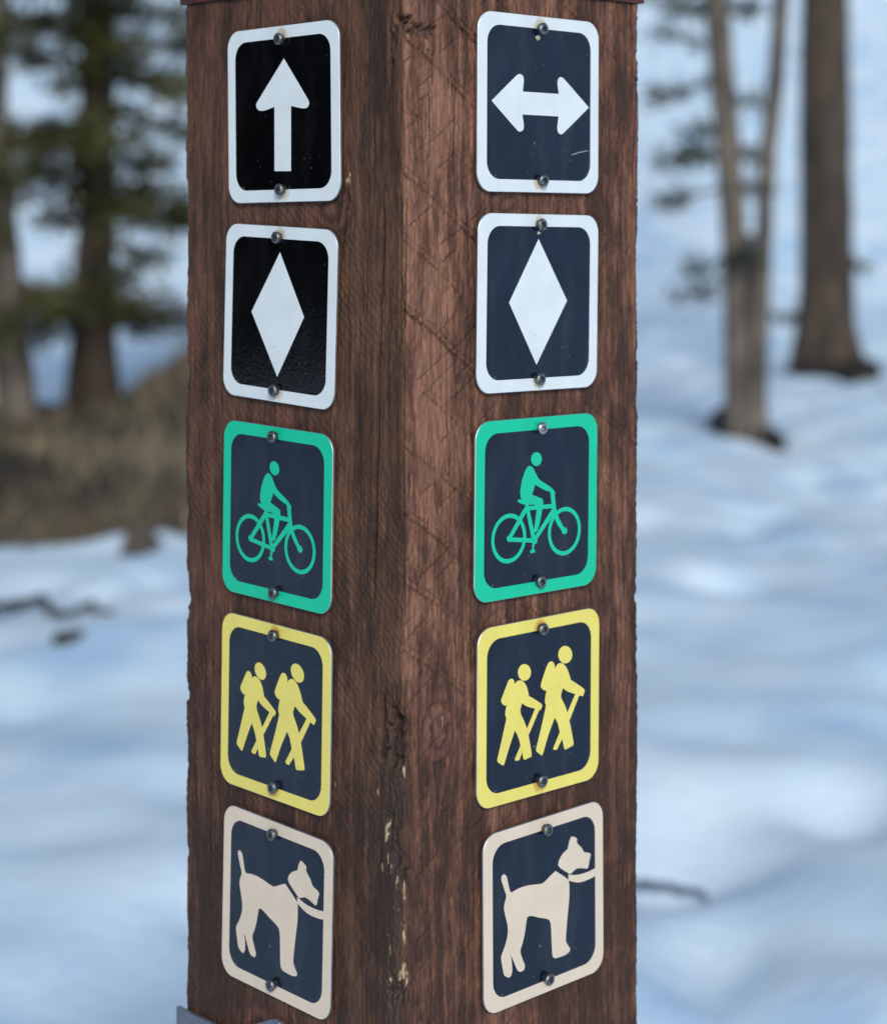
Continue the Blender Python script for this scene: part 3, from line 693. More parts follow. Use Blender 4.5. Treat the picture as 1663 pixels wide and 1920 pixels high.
# ------------------------------------------------------------------ the signs
G = json.loads(r'''{"up":[[[2.17,33.0],[-5.6,25.55],[-16.29,15.27],[-24.1,7.63],[-24.43,7.13],[-24.57,6.54],[-24.53,5.94],[-24.27,5.21],[-23.81,4.44],[-23.2,3.82],[-22.27,3.31],[-21.13,2.93],[-19.96,2.72],[-18.32,2.69],[-16.43,2.82],[-14.56,3.05],[-11.94,3.52],[-9.08,4.11],[-7.05,4.54],[-7.19,-6.88],[-7.38,-22.58],[-7.51,-34.0],[-2.9,-34.13],[3.44,-34.3],[8.05,-34.43],[8.19,-22.96],[8.38,-7.2],[8.52,4.27],[10.4,3.89],[13.07,3.36],[15.53,2.91],[17.32,2.61],[19.11,2.35],[20.69,2.23],[21.84,2.29],[22.97,2.49],[23.91,2.82],[24.54,3.39],[25.02,4.13],[25.34,4.66],[25.24,5.24],[25.07,6.05],[24.73,6.77],[18.0,14.7],[8.83,25.31]]],"double":[[[-41.18,0.42],[-35.08,5.09],[-26.65,11.53],[-20.22,16.3],[-19.3,16.81],[-18.28,17.13],[-17.32,17.25],[-16.4,17.05],[-15.52,16.64],[-14.91,16.33],[-14.65,15.67],[-14.3,14.72],[-14.13,13.74],[-14.32,11.54],[-14.7,8.87],[-14.98,6.95],[-5.71,6.98],[7.03,7.02],[16.3,7.04],[15.98,8.45],[15.53,10.41],[15.22,12.16],[15.12,13.25],[15.13,14.33],[15.33,15.29],[15.88,16.1],[16.62,16.79],[17.16,17.26],[17.95,17.25],[19.06,17.2],[20.07,16.88],[27.18,11.85],[36.56,4.99],[43.35,0.0],[36.69,-4.84],[27.5,-11.51],[20.53,-16.45],[19.65,-16.92],[18.68,-17.21],[17.77,-17.26],[16.9,-16.92],[16.08,-16.34],[15.52,-15.91],[15.37,-15.1],[15.17,-13.95],[15.11,-12.8],[15.38,-10.71],[15.8,-8.27],[16.12,-6.52],[6.82,-6.56],[-5.97,-6.6],[-15.28,-6.64],[-14.87,-8.42],[-14.33,-10.9],[-13.97,-12.98],[-14.01,-13.96],[-14.19,-14.94],[-14.33,-15.62],[-14.95,-16.01],[-15.83,-16.53],[-16.73,-16.84],[-17.63,-16.85],[-18.56,-16.65],[-19.39,-16.24],[-26.04,-11.26],[-34.82,-4.49]]],"diaL":[[[0.27,37.24],[24.04,0.03],[0.23,-37.46],[-25.75,-0.13]]],"diaR":[[[-1.5,37.83],[24.35,0.58],[-2.09,-37.29],[-26.3,0.09]]],"bike":{"rings":[[-24.5,-17.2,14.6,12.05],[23.4,-17.6,14.6,12.05]],"polys":[[[2.89,27.44],[2.78,26.53],[2.45,25.68],[1.9,24.93],[1.18,24.33],[0.3,23.9],[-0.68,23.67],[-1.71,23.64],[-2.74,23.82],[-3.72,24.2],[-4.6,24.76],[-5.34,25.46],[-5.9,26.29],[-6.26,27.19],[-6.38,28.11],[-6.28,29.02],[-5.95,29.87],[-5.41,30.61],[-4.69,31.22],[-3.82,31.65],[-2.85,31.89],[-1.82,31.92],[-0.78,31.74],[0.2,31.37],[1.09,30.81],[1.84,30.1],[2.4,29.28],[2.76,28.38]],[[-7.43,24.27],[-8.12,24.04],[-9.08,23.69],[-9.91,23.15],[-10.81,22.04],[-11.73,20.6],[-12.55,19.11],[-13.25,17.61],[-13.86,16.05],[-14.37,14.46],[-14.8,12.73],[-15.12,10.96],[-15.29,9.41],[-15.26,8.31],[-15.08,7.22],[-14.86,6.3],[-14.58,5.68],[-14.21,5.11],[-13.94,4.71],[-14.63,4.85],[-15.6,5.02],[-16.42,5.06],[-16.9,4.84],[-17.31,4.48],[-17.6,4.21],[-17.17,3.86],[-16.56,3.38],[-15.9,2.97],[-14.95,2.57],[-13.84,2.19],[-12.71,1.87],[-11.5,1.57],[-10.21,1.32],[-8.92,1.12],[-7.23,1.02],[-5.4,0.96],[-3.91,0.82],[-3.16,0.6],[-2.46,0.24],[-1.89,-0.18],[-1.47,-0.64],[-1.15,-1.19],[-1.06,-1.77],[-1.64,-5.61],[-2.54,-10.66],[-3.21,-14.31],[-2.28,-14.5],[-1.0,-14.77],[-0.08,-14.96],[0.56,-13.31],[1.45,-10.95],[2.26,-8.63],[2.85,-6.52],[3.37,-4.39],[3.8,-2.55],[4.1,-1.4],[4.4,-0.24],[4.56,0.84],[4.48,1.8],[4.28,2.76],[4.12,3.43],[3.33,3.74],[2.2,4.17],[1.07,4.59],[-1.01,5.35],[-3.45,6.22],[-5.2,6.85],[-4.42,8.58],[-3.34,10.95],[-2.56,12.68],[-1.6,12.16],[-0.21,11.42],[1.19,10.72],[2.92,9.94],[4.83,9.13],[6.59,8.41],[8.04,8.0],[9.5,7.63],[10.68,7.03],[11.45,5.92],[11.95,4.59],[12.26,3.64],[12.81,3.69],[13.56,3.77],[14.1,3.83],[14.33,4.67],[14.65,5.83],[14.88,6.68],[14.21,7.36],[13.23,8.32],[12.19,9.2],[10.71,10.12],[8.99,11.08],[7.25,12.03],[5.15,13.08],[2.88,14.19],[0.92,15.44],[-0.46,16.9],[-1.63,18.57],[-2.66,20.06],[-3.45,21.15],[-4.23,22.25],[-5.01,23.13],[-5.85,23.65],[-6.78,24.02]],[[-11.13,2.21],[-7.93,1.45],[-7.9,-0.48],[-10.39,-0.6]],[[-11.4,0.38],[13.34,-0.14],[13.78,-2.82],[-11.37,-2.09]],[[-10.7,-0.23],[-7.7,-0.49],[-1.42,-20.34],[-4.82,-20.82]],[[-11.89,-0.46],[-8.68,-1.78],[-22.33,-17.57],[-25.28,-16.46]],[[-24.5,-16.47],[-3.14,-19.34],[-3.1,-21.89],[-24.46,-19.12]],[[12.35,-2.97],[15.66,-5.01],[-0.81,-20.4],[-3.64,-19.43]],[[10.48,7.26],[11.67,6.75],[13.3,6.04],[14.49,5.53],[14.65,4.34],[14.88,2.64],[15.17,0.95],[15.57,-1.46],[16.11,-4.23],[17.02,-6.87],[19.03,-10.1],[21.53,-13.47],[23.33,-15.83],[22.82,-16.4],[22.11,-17.19],[21.6,-17.76],[20.05,-16.16],[17.88,-13.89],[16.06,-11.65],[15.06,-9.81],[14.31,-7.83],[13.62,-5.86],[12.94,-3.98],[12.33,-2.07],[11.8,-0.14],[11.27,2.47],[10.8,5.28]],[[25.85,-17.61],[25.73,-18.25],[25.39,-18.8],[24.84,-19.21],[24.15,-19.44],[23.38,-19.47],[22.61,-19.29],[21.91,-18.93],[21.36,-18.41],[21.0,-17.79],[20.87,-17.13],[20.98,-16.49],[21.32,-15.94],[21.87,-15.53],[22.56,-15.3],[23.32,-15.27],[24.1,-15.45],[24.79,-15.81],[25.35,-16.33],[25.71,-16.95]],[[-22.03,-17.6],[-22.13,-18.17],[-22.43,-18.68],[-22.9,-19.05],[-23.5,-19.26],[-24.17,-19.29],[-24.84,-19.13],[-25.44,-18.79],[-25.92,-18.32],[-26.24,-17.76],[-26.35,-17.17],[-26.25,-16.59],[-25.95,-16.09],[-25.48,-15.71],[-24.88,-15.5],[-24.22,-15.47],[-23.55,-15.63],[-22.94,-15.96],[-22.46,-16.43],[-22.15,-17.0]],[[-0.58,-14.91],[-0.79,-15.44],[-1.38,-15.79],[-2.18,-15.86],[-2.99,-15.63],[-3.58,-15.17],[-3.8,-14.6],[-3.6,-14.07],[-3.01,-13.72],[-2.21,-13.65],[-1.4,-13.88],[-0.81,-14.34]],[[-0.2,-21.01],[-0.39,-21.79],[-0.95,-22.4],[-1.79,-22.76],[-2.79,-22.82],[-3.79,-22.56],[-4.65,-22.03],[-5.22,-21.3],[-5.43,-20.49],[-5.24,-19.72],[-4.68,-19.11],[-3.84,-18.74],[-2.85,-18.68],[-1.84,-18.94],[-0.99,-19.47],[-0.41,-20.2]],[[-3.91,-21.47],[-2.3,-21.63],[-3.53,-27.15],[-5.14,-26.98]],[[-6.36,-26.03],[-2.55,-25.94],[-1.92,-27.73],[-6.03,-27.92]]]},"hike":[[[27.91,26.49],[27.76,25.33],[27.3,24.27],[26.56,23.37],[25.58,22.67],[24.4,22.21],[23.08,22.02],[21.7,22.09],[20.31,22.43],[19.0,23.02],[17.82,23.83],[16.83,24.81],[16.08,25.93],[15.62,27.12],[15.46,28.32],[15.6,29.48],[16.05,30.53],[16.78,31.43],[17.76,32.13],[18.93,32.59],[20.24,32.79],[21.62,32.73],[23.01,32.4],[24.33,31.81],[25.52,31.01],[26.52,30.02],[27.27,28.9],[27.74,27.7]],[[9.22,25.21],[8.48,25.16],[7.69,24.95],[6.98,24.57],[6.27,23.84],[5.59,22.89],[4.97,21.89],[4.05,20.22],[3.05,18.24],[2.16,16.44],[1.5,15.09],[0.86,13.72],[0.47,12.56],[0.45,11.85],[0.63,11.15],[0.99,10.54],[1.78,9.81],[2.82,9.08],[3.74,8.58],[4.36,8.5],[5.01,8.58],[5.47,8.66],[5.19,7.7],[4.8,6.34],[4.48,5.01],[4.26,3.83],[4.11,2.65],[4.09,1.61],[4.35,0.86],[4.75,0.14],[4.92,-0.61],[4.66,-1.97],[4.17,-3.61],[3.64,-5.24],[2.7,-8.13],[1.55,-11.59],[0.36,-15.05],[-1.02,-18.8],[-2.45,-22.61],[-3.4,-25.42],[-3.38,-25.91],[-3.13,-26.38],[-2.78,-26.77],[-1.42,-27.82],[0.38,-29.09],[1.68,-29.99],[1.97,-29.74],[2.37,-29.36],[2.69,-28.93],[3.99,-26.06],[5.72,-22.13],[7.49,-18.36],[9.37,-14.93],[11.35,-11.55],[12.74,-9.19],[13.49,-10.19],[14.54,-11.62],[15.44,-13.13],[16.09,-14.91],[16.64,-16.86],[17.23,-18.67],[17.91,-20.08],[18.66,-21.45],[19.32,-22.87],[20.0,-25.0],[20.65,-27.37],[21.23,-29.14],[21.53,-29.6],[21.97,-29.94],[22.48,-30.07],[24.51,-29.75],[27.13,-29.2],[29.03,-28.78],[29.21,-28.45],[29.46,-27.97],[29.54,-27.47],[29.08,-25.36],[28.36,-22.55],[27.61,-19.76],[26.89,-17.19],[26.15,-14.63],[25.47,-12.39],[24.99,-10.88],[24.46,-9.39],[23.88,-7.92],[23.1,-6.2],[22.2,-4.38],[21.25,-2.59],[20.09,-0.83],[18.87,0.89],[18.11,2.46],[18.16,3.77],[18.64,5.07],[19.12,6.14],[19.37,6.73],[19.69,7.29],[20.14,7.72],[22.21,8.83],[24.91,10.14],[26.87,11.08],[26.46,12.1],[25.88,13.56],[25.28,14.97],[24.73,16.14],[24.14,17.29],[23.49,18.39],[22.74,19.46],[21.93,20.49],[21.08,21.34],[20.21,21.97],[19.25,22.48],[18.28,22.81],[17.29,22.95],[16.28,22.92],[15.39,22.75],[14.7,22.44],[14.08,21.97],[13.55,21.5],[13.14,21.04],[12.78,20.54],[12.53,20.19],[12.51,20.81],[12.47,21.69],[12.31,22.52],[12.0,23.21],[11.57,23.85],[11.07,24.37],[10.52,24.78],[9.89,25.07]],[[19.59,13.05],[21.51,12.67],[24.24,12.1],[26.87,11.22],[30.81,9.04],[35.23,6.27],[38.46,4.12],[38.86,3.63],[39.14,3.01],[39.31,2.57],[38.82,1.71],[38.14,0.52],[37.65,-0.34],[36.76,-0.05],[35.5,0.35],[34.27,0.77],[33.21,1.16],[32.16,1.57],[31.11,1.98],[28.68,2.92],[25.72,4.07],[23.27,5.13],[21.99,5.89],[20.78,6.78],[19.94,7.4],[19.83,9.08],[19.69,11.37]],[[30.9,2.3],[34.27,0.77],[25.79,-13.14],[23.88,-7.92]],[[17.33,-18.54],[19.53,-22.9],[14.93,-28.71],[12.16,-28.56],[11.44,-27.39]],[[-8.04,21.25],[-8.17,20.17],[-8.58,19.18],[-9.24,18.35],[-10.13,17.7],[-11.18,17.28],[-12.36,17.1],[-13.6,17.16],[-14.84,17.48],[-16.02,18.03],[-17.08,18.78],[-17.96,19.7],[-18.63,20.73],[-19.05,21.83],[-19.19,22.95],[-19.06,24.03],[-18.66,25.0],[-18.01,25.84],[-17.13,26.48],[-16.08,26.91],[-14.91,27.1],[-13.67,27.04],[-12.43,26.73],[-11.24,26.19],[-10.18,25.44],[-9.29,24.52],[-8.61,23.48],[-8.19,22.37]],[[-24.79,20.06],[-25.43,20.02],[-26.13,19.87],[-26.74,19.55],[-27.27,18.96],[-27.75,18.19],[-28.2,17.4],[-29.64,15.0],[-31.42,11.98],[-32.72,9.64],[-32.94,9.11],[-33.04,8.55],[-33.0,8.0],[-32.8,7.46],[-32.45,6.93],[-32.02,6.48],[-31.27,5.9],[-30.35,5.31],[-29.57,4.93],[-29.15,4.93],[-28.71,5.09],[-28.4,5.21],[-28.68,4.34],[-29.06,3.11],[-29.36,1.97],[-29.5,1.2],[-29.57,0.41],[-29.54,-0.37],[-29.27,-1.19],[-28.9,-2.02],[-28.74,-2.88],[-29.0,-4.16],[-29.48,-5.62],[-29.98,-7.08],[-30.81,-9.72],[-31.82,-12.9],[-32.84,-16.07],[-34.0,-19.52],[-35.19,-23.04],[-35.97,-25.65],[-35.96,-26.18],[-35.73,-26.69],[-35.38,-27.11],[-34.03,-28.06],[-32.27,-29.17],[-30.99,-29.95],[-30.74,-29.75],[-30.39,-29.45],[-30.11,-29.1],[-28.99,-26.67],[-27.51,-23.33],[-25.98,-20.01],[-24.29,-16.65],[-22.55,-13.3],[-21.32,-10.95],[-20.74,-11.84],[-19.9,-13.11],[-19.13,-14.4],[-18.49,-15.67],[-17.91,-16.96],[-17.42,-18.12],[-17.13,-18.96],[-16.88,-19.81],[-16.61,-20.65],[-16.14,-21.88],[-15.59,-23.27],[-15.09,-24.69],[-14.73,-26.23],[-14.41,-27.8],[-14.07,-28.98],[-13.75,-29.39],[-13.29,-29.66],[-12.77,-29.76],[-11.08,-29.59],[-8.94,-29.23],[-7.39,-28.96],[-7.24,-28.59],[-7.05,-28.06],[-7.0,-27.52],[-7.35,-25.68],[-7.91,-23.28],[-8.44,-21.08],[-8.83,-19.51],[-9.24,-17.95],[-9.68,-16.4],[-10.14,-14.82],[-10.63,-13.23],[-11.21,-11.67],[-11.96,-9.96],[-12.83,-8.19],[-13.73,-6.44],[-14.92,-4.53],[-16.18,-2.57],[-16.95,-0.77],[-16.86,0.78],[-16.32,2.32],[-15.79,3.48],[-15.54,3.83],[-15.19,4.11],[-14.8,4.35],[-13.17,5.27],[-11.07,6.43],[-9.54,7.26],[-9.88,8.44],[-10.37,10.09],[-10.87,11.59],[-11.3,12.63],[-11.79,13.64],[-12.39,14.58],[-13.15,15.49],[-14.02,16.34],[-14.89,17.02],[-15.68,17.46],[-16.53,17.77],[-17.38,17.96],[-18.22,18.02],[-19.08,17.97],[-19.85,17.8],[-20.53,17.43],[-21.15,16.94],[-21.62,16.57],[-22.01,16.43],[-22.0,16.89],[-22.0,17.54],[-22.12,18.15],[-22.43,18.68],[-22.85,19.17],[-23.31,19.56],[-23.77,19.83],[-24.27,20.0]],[[-15.83,8.96],[-14.17,8.64],[-11.81,8.15],[-9.54,7.4],[-5.97,5.46],[-1.91,3.0],[1.06,1.07],[1.45,0.58],[1.71,-0.02],[1.88,-0.45],[1.4,-1.09],[0.75,-1.97],[0.27,-2.6],[-0.48,-2.29],[-1.54,-1.84],[-2.56,-1.44],[-3.36,-1.19],[-4.17,-0.95],[-4.98,-0.7],[-7.06,0.01],[-9.63,0.91],[-11.8,1.8],[-13.02,2.42],[-14.15,3.17],[-15.0,4.17],[-15.48,5.77],[-15.7,7.63]],[[-4.27,-0.82],[-0.74,-2.3],[-9.68,-15.71],[-11.21,-11.67]],[[-16.61,-20.65],[-15.09,-25.03],[-17.54,-29.16],[-20.51,-29.03],[-21.4,-27.98]]],"dog":[[[-35.55,27.08],[-36.1,26.83],[-36.87,26.48],[-37.42,26.23],[-37.51,25.67],[-37.61,24.87],[-37.56,24.09],[-36.99,22.41],[-36.15,20.33],[-35.36,18.35],[-34.63,16.72],[-33.89,15.09],[-33.53,13.56],[-33.83,12.17],[-34.5,10.84],[-35.05,9.58],[-35.32,8.47],[-35.48,7.34],[-35.45,6.21],[-34.98,4.19],[-34.27,1.82],[-33.63,-0.34],[-33.16,-1.88],[-32.7,-3.42],[-32.41,-5.0],[-32.33,-6.69],[-32.41,-8.43],[-32.7,-10.15],[-33.29,-11.99],[-34.11,-13.87],[-34.98,-15.64],[-35.94,-17.24],[-36.99,-18.79],[-37.75,-20.12],[-38.0,-20.94],[-38.08,-21.79],[-38.02,-22.65],[-37.57,-24.93],[-36.91,-27.75],[-36.33,-30.05],[-36.12,-31.01],[-35.85,-31.95],[-35.35,-32.75],[-34.18,-33.62],[-32.69,-34.43],[-31.62,-34.99],[-31.1,-34.82],[-30.39,-34.59],[-29.87,-34.43],[-29.55,-33.84],[-29.11,-32.98],[-28.85,-32.09],[-28.8,-30.52],[-28.89,-28.63],[-29.06,-26.8],[-29.36,-25.01],[-29.75,-23.24],[-30.03,-22.0],[-29.54,-22.85],[-28.85,-24.06],[-28.17,-25.29],[-27.02,-27.58],[-25.66,-30.29],[-24.44,-32.41],[-23.74,-33.17],[-22.87,-33.77],[-21.93,-34.14],[-20.8,-34.22],[-19.6,-34.07],[-18.76,-33.95],[-18.48,-33.33],[-18.11,-32.44],[-17.98,-31.53],[-18.28,-30.58],[-18.83,-29.56],[-19.35,-28.53],[-20.26,-26.58],[-21.3,-24.26],[-21.84,-22.16],[-21.5,-20.67],[-20.68,-19.27],[-19.91,-17.85],[-19.24,-16.08],[-18.57,-14.16],[-17.96,-12.21],[-17.47,-10.19],[-17.04,-8.15],[-16.65,-6.4],[-16.33,-5.25],[-15.98,-4.1],[-15.74,-3.3],[-14.97,-3.22],[-13.87,-3.14],[-12.8,-3.25],[-10.76,-3.98],[-8.26,-5.04],[-5.76,-6.08],[-2.82,-7.14],[0.27,-8.25],[2.64,-9.37],[3.57,-10.26],[4.19,-11.43],[4.58,-12.7],[4.88,-15.07],[5.03,-17.96],[5.17,-20.86],[5.35,-24.32],[5.53,-27.98],[5.75,-30.81],[5.95,-31.72],[6.3,-32.6],[6.78,-33.31],[7.42,-33.82],[8.19,-34.17],[9.0,-34.35],[11.57,-34.56],[14.84,-34.7],[17.57,-34.67],[18.98,-34.37],[20.35,-33.87],[21.3,-33.5],[21.46,-33.04],[21.68,-32.4],[21.84,-31.94],[21.24,-31.2],[20.38,-30.14],[19.6,-29.1],[18.97,-28.27],[18.38,-27.4],[18.03,-26.45],[17.97,-24.76],[18.12,-22.73],[18.34,-20.7],[18.72,-17.54],[19.23,-13.87],[19.74,-10.29],[20.24,-7.06],[20.76,-3.83],[21.14,-0.76],[21.29,2.09],[21.32,4.95],[21.19,7.3],[21.0,8.56],[20.6,9.77],[19.89,10.76],[16.56,13.24],[12.17,16.18],[8.99,18.28],[7.89,17.85],[6.34,17.24],[4.79,16.6],[2.73,15.61],[0.42,14.49],[-1.74,13.73],[-3.44,13.61],[-5.18,13.82],[-6.9,14.09],[-9.28,14.47],[-11.93,14.95],[-14.58,15.33],[-17.14,15.53],[-19.71,15.63],[-22.2,15.59],[-24.78,15.34],[-27.35,14.95],[-29.14,14.66],[-29.5,14.93],[-30.0,15.34],[-30.38,15.83],[-30.9,17.3],[-31.46,19.21],[-31.97,21.01],[-32.34,22.5],[-32.71,23.99],[-33.19,25.22],[-33.94,26.02],[-34.88,26.65]],[[23.13,35.87],[22.64,35.23],[21.96,34.29],[21.38,33.3],[20.85,31.88],[20.36,30.27],[20.02,29.13],[18.76,28.63],[16.99,27.91],[15.37,27.06],[14.08,26.05],[12.92,24.89],[12.05,23.81],[11.68,22.93],[11.49,21.97],[11.37,21.28],[11.85,20.67],[12.54,19.8],[13.33,19.04],[15.88,17.22],[19.13,15.04],[21.64,13.49],[22.14,13.36],[22.69,13.42],[23.24,13.55],[24.72,14.15],[26.63,14.92],[28.6,15.26],[31.59,14.69],[34.95,13.68],[37.35,12.92],[37.74,13.16],[38.29,13.5],[38.71,13.96],[38.98,14.82],[39.17,15.9],[39.41,16.97],[39.87,18.31],[40.41,19.73],[40.8,20.74],[40.48,21.14],[40.0,21.7],[39.45,22.14],[38.02,22.62],[36.22,23.12],[34.72,23.77],[33.94,24.62],[33.36,25.67],[32.71,26.67],[31.3,28.01],[29.63,29.49],[28.44,30.8],[28.23,31.74],[28.35,32.77],[28.46,33.5],[27.85,33.9],[26.97,34.46],[26.06,34.95],[25.01,35.33],[23.91,35.65]],[[20.31,13.35],[22.44,12.76],[25.48,11.93],[28.57,11.3],[31.7,10.99],[34.96,10.86],[38.01,10.86],[40.79,11.06],[43.56,11.39],[45.51,11.63],[45.78,10.22],[46.16,8.28],[46.43,6.86],[44.24,6.58],[41.11,6.2],[37.97,5.97],[35.06,5.93],[32.11,6.04],[29.21,6.45],[25.99,7.45],[22.79,8.76],[20.54,9.71],[20.47,10.79],[20.38,12.27]]]}''')

def face_matrix(side, t, zmm, rot):
    """sign space: x to the reader's right along the face, y up, z out of the wood"""
    d, n = (-dL, nL) if side == 'L' else (dR, nR)
    o = np.array((CX, CY)) + (dL if side == 'L' else dR) * (abs(t) / 1e3)
    mt = Matrix(((d[0], 0, n[0], o[0]), (d[1], 0, n[1], o[1]), (0, 1, 0, EYE + zmm / 1e3), (0, 0, 0, 1)))
    return mt @ Matrix.Rotation(math.radians(rot), 4, 'Z')

def rrect(w, h, r, n=10):
    P = []
    for (sx, sy, a0) in ((1, 1, 0), (-1, 1, 90), (-1, -1, 180), (1, -1, 270)):
        for k in range(n + 1):
            a = math.radians(a0 + 90 * k / n); P.append((sx * (w / 2 - r) + r * math.cos(a), sy * (h / 2 - r) + r * math.sin(a)))
    return P

def plate_mesh(name, outline, z0, z1, bev=0.0003):
    """sheet metal plate: face material 0, rim and back material 1 (mm in, m out)"""
    n = len(outline); P = np.array(outline) / 1e3
    ctr = P.mean(0)
    def inset(k):
        d = np.roll(P, -1, 0) - np.roll(P, 1, 0); nn = np.stack([-d[:, 1], d[:, 0]], 1); nn /= np.linalg.norm(nn, axis=1, keepdims=True)
        return P + nn * k
    v = []; f = []; mi = []
    for (k, z) in ((bev, z1), (0, z1 - bev), (0, z0)):
        for p in inset(k): v.append((p[0], p[1], z))
    f.append(tuple(range(n))); mi.append(0)
    for r in range(2):
        for k in range(n):
            k2 = (k + 1) % n; f.append((r * n + k2, r * n + k, (r + 1) * n + k, (r + 1) * n + k2)); mi.append(1)
    f.append(tuple(range(2 * n, 3 * n))[::-1]); mi.append(1)
    me = pydata(name, v, f); me.polygons.foreach_set('material_index', mi); me.update()
    return me

def sheet_mesh(name, polys, z, rings=()):
    """flat print: the union of the polygons (mm) as one sheet"""
    V = []; F = []
    def add(p):
        a = sum(p[i][0] * p[(i + 1) % len(p)][1] - p[(i + 1) % len(p)][0] * p[i][1] for i in range(len(p)))
        if a < 0: p = p[::-1]
        k = len(V); V.extend(Vector(q) for q in p); F.append(list(range(k, k + len(p))))
    for p in polys: add([tuple(q) for q in p])
    for (cx, cy, ro, ri) in rings:
        n = 44
        c = [(math.cos(2 * math.pi * k / n), math.sin(2 * math.pi * k / n)) for k in range(n + 1)]
        for k in range(n): add([(cx + ri * c[k][0], cy + ri * c[k][1]), (cx + ro * c[k][0], cy + ro * c[k][1]), (cx + ro * c[k + 1][0], cy + ro * c[k + 1][1]), (cx + ri * c[k + 1][0], cy + ri * c[k + 1][1])])
    vo, eo, fo, _, _, of = delaunay_2d_cdt(V, [], F, 0, 1e-5)
    keep = [q for q, w in zip(fo, of) if w]
    out = []
    for q in keep:
        a = sum(vo[q[i]].x * vo[q[(i + 1) % len(q)]].y - vo[q[(i + 1) % len(q)]].x * vo[q[i]].y for i in range(len(q)))
        out.append(tuple(q) if a > 0 else tuple(q)[::-1])
    return pydata(name, [(p.x / 1e3, p.y / 1e3, z) for p in vo], out)

ZB, ZF = 0.0021, 0.0036                     # back and front of the plate over the wood
PLATE = rrect(105.0, 105.6, 11.0); FIELD = rrect(89.6, 90.4, 10.5)

def screw_mesh():
    n = 32; v = []; f = []
    prof = [(3.0, ZF * 1e3 - .4), (3.0, 5.4), (3.55, 5.6), (3.7, 6.2), (3.55, 7.1), (3.1, 7.6), (2.5, 7.75)]
    for (r, z) in prof:
        for k in range(n):
            a = 2 * math.pi * (k + .5) / n; v.append((r * math.cos(a) / 1e3, r * math.sin(a) / 1e3, z / 1e3))
    for i in range(len(prof) - 1):
        for k in range(n): f.append((i * n + k, i * n + (k + 1) % n, (i + 1) * n + (k + 1) % n, (i + 1) * n + k))
    b = (len(prof) - 1) * n; s = 1.62
    def sq(z, q):
        k0 = len(v)
        for k in range(n):
            a = 2 * math.pi * (k + .5) / n; m = max(abs(math.cos(a)), abs(math.sin(a))); v.append((q * math.cos(a) / m / 1e3, q * math.sin(a) / m / 1e3, z / 1e3))
        return k0
    t0 = sq(7.7, s); t1 = sq(5.5, s * .86)
    for (p, q) in ((b, t0), (t0, t1)):
        for k in range(n): f.append((p + k, p + (k + 1) % n, q + (k + 1) % n, q + k))
    f.append(tuple(range(t1, t1 + n)))
    return pydata('screw', v, f)
SCREW = screw_mesh(); SCREW.materials.append(M['steel'])
for p in SCREW.polygons: p.use_smooth = p.index < 4 * 32
SCREW_BRIGHT = SCREW.copy(); SCREW_BRIGHT.materials.clear()
SCREW_BRIGHT.materials.append(simple_mat('bright_screw_steel', (0.38, 0.38, 0.38), (0.55, 0.55, 0.55), 700, 0.33, metallic=0.95))
FIELD_ME = {}
def field(mat):
    if mat not in FIELD_ME:
        me = pydata('sign_field', [(x / 1e3, y / 1e3, ZF + 0.00006) for x, y in FIELD], [tuple(range(len(FIELD)))]); me.materials.append(M[mat]); FIELD_ME[mat] = me
    return FIELD_ME[mat]

def sign(side, t, z, rot, w, border, fmat, symbols, label, screws, group, fo=(0, 0), bright=False):
    root = empty('trail_sign'); root.matrix_world = face_matrix(side, abs(t) - 1.1, z, rot)
    tag(root, label, 'sign', group)
    k = w / 105.0
    link('plate', plate_mesh('plate', [(x * k, y) for x, y in PLATE], ZB, ZF), root, [M[border], M['alu']])
    fl = link('sign_field', field(fmat), root); fl.scale = (k, 1, 1); fl.location = (fo[0] / 1e3, fo[1] / 1e3, 0)
    clean = {'white': 'white_clean', 'yellow': 'yellow_clean'}.get(border, border)
    for (nm, polys, rings) in symbols:
        sy = link(nm, sheet_mesh(nm, polys, ZF + 0.00012, rings), root, [M[clean]]); sy.scale = (k, 1, 1)
    for i, (sx, sy_) in enumerate(screws):
        o = link('screw', SCREW_BRIGHT if bright and i == 0 else SCREW, root); o.location = (sx / 1e3, sy_ / 1e3, 0); o.rotation_euler.z = (i * 37 + t * 1.7) % 1.5
    return root

GS = 'trail signs screwed to the post'
up_ = [('arrow_symbol', G['up'], ())]; dbl = [('arrow_symbol', G['double'], ())]
bike = [('cyclist_symbol', G['bike']['polys'], [tuple(r) for r in G['bike']['rings']])]
hik = [('hiker_symbol', G['hike'][5:], ()), ('hiker_symbol', G['hike'][:5], ())]
dog = [('dog_symbol', G['dog'][:2], ()), ('leash_symbol', G['dog'][2:], ())]
sign('L', -103.5, 59.4, 0.7, 104.2, 'white', 'black_field', up_, 'black sign with white arrow pointing straight up, white border', [(.2, 44.6), (0, -45.3)], GS)
s1 = sign('R', 109.0, 65.1, -0.35, 105.6, 'white', 'blue_sheen_field', dbl, 'black sign with white double headed sideways arrow, white border', [(-.3, 45), (.8, -45.4)], GS)
s2 = sign('L', -106.9, -60.4, -2.0, 104.2, 'white', 'black_field', [('diamond_symbol', G['diaL'], ())], 'black sign with white diamond below the sign with the up arrow', [(-.6, 46), (-.3, -45.5)], GS)
s4 = sign('R', 108.5, -53.1, -0.95, 104.9, 'white', 'blue_sheen_field', [('diamond_symbol', G['diaR'], ())], 'dark sign with white diamond below the sign with the double headed arrow', [(-1.2, 46.2), (-1.0, -45.6)], GS)
sign('L', -109.4, -180.6, -1.1, 102.4, 'green', 'blue_sheen_field', bike, 'green bordered cyclist sign on the post face with the up arrow', [(-1.2, 46.8), (1.2, -46.4)], GS)
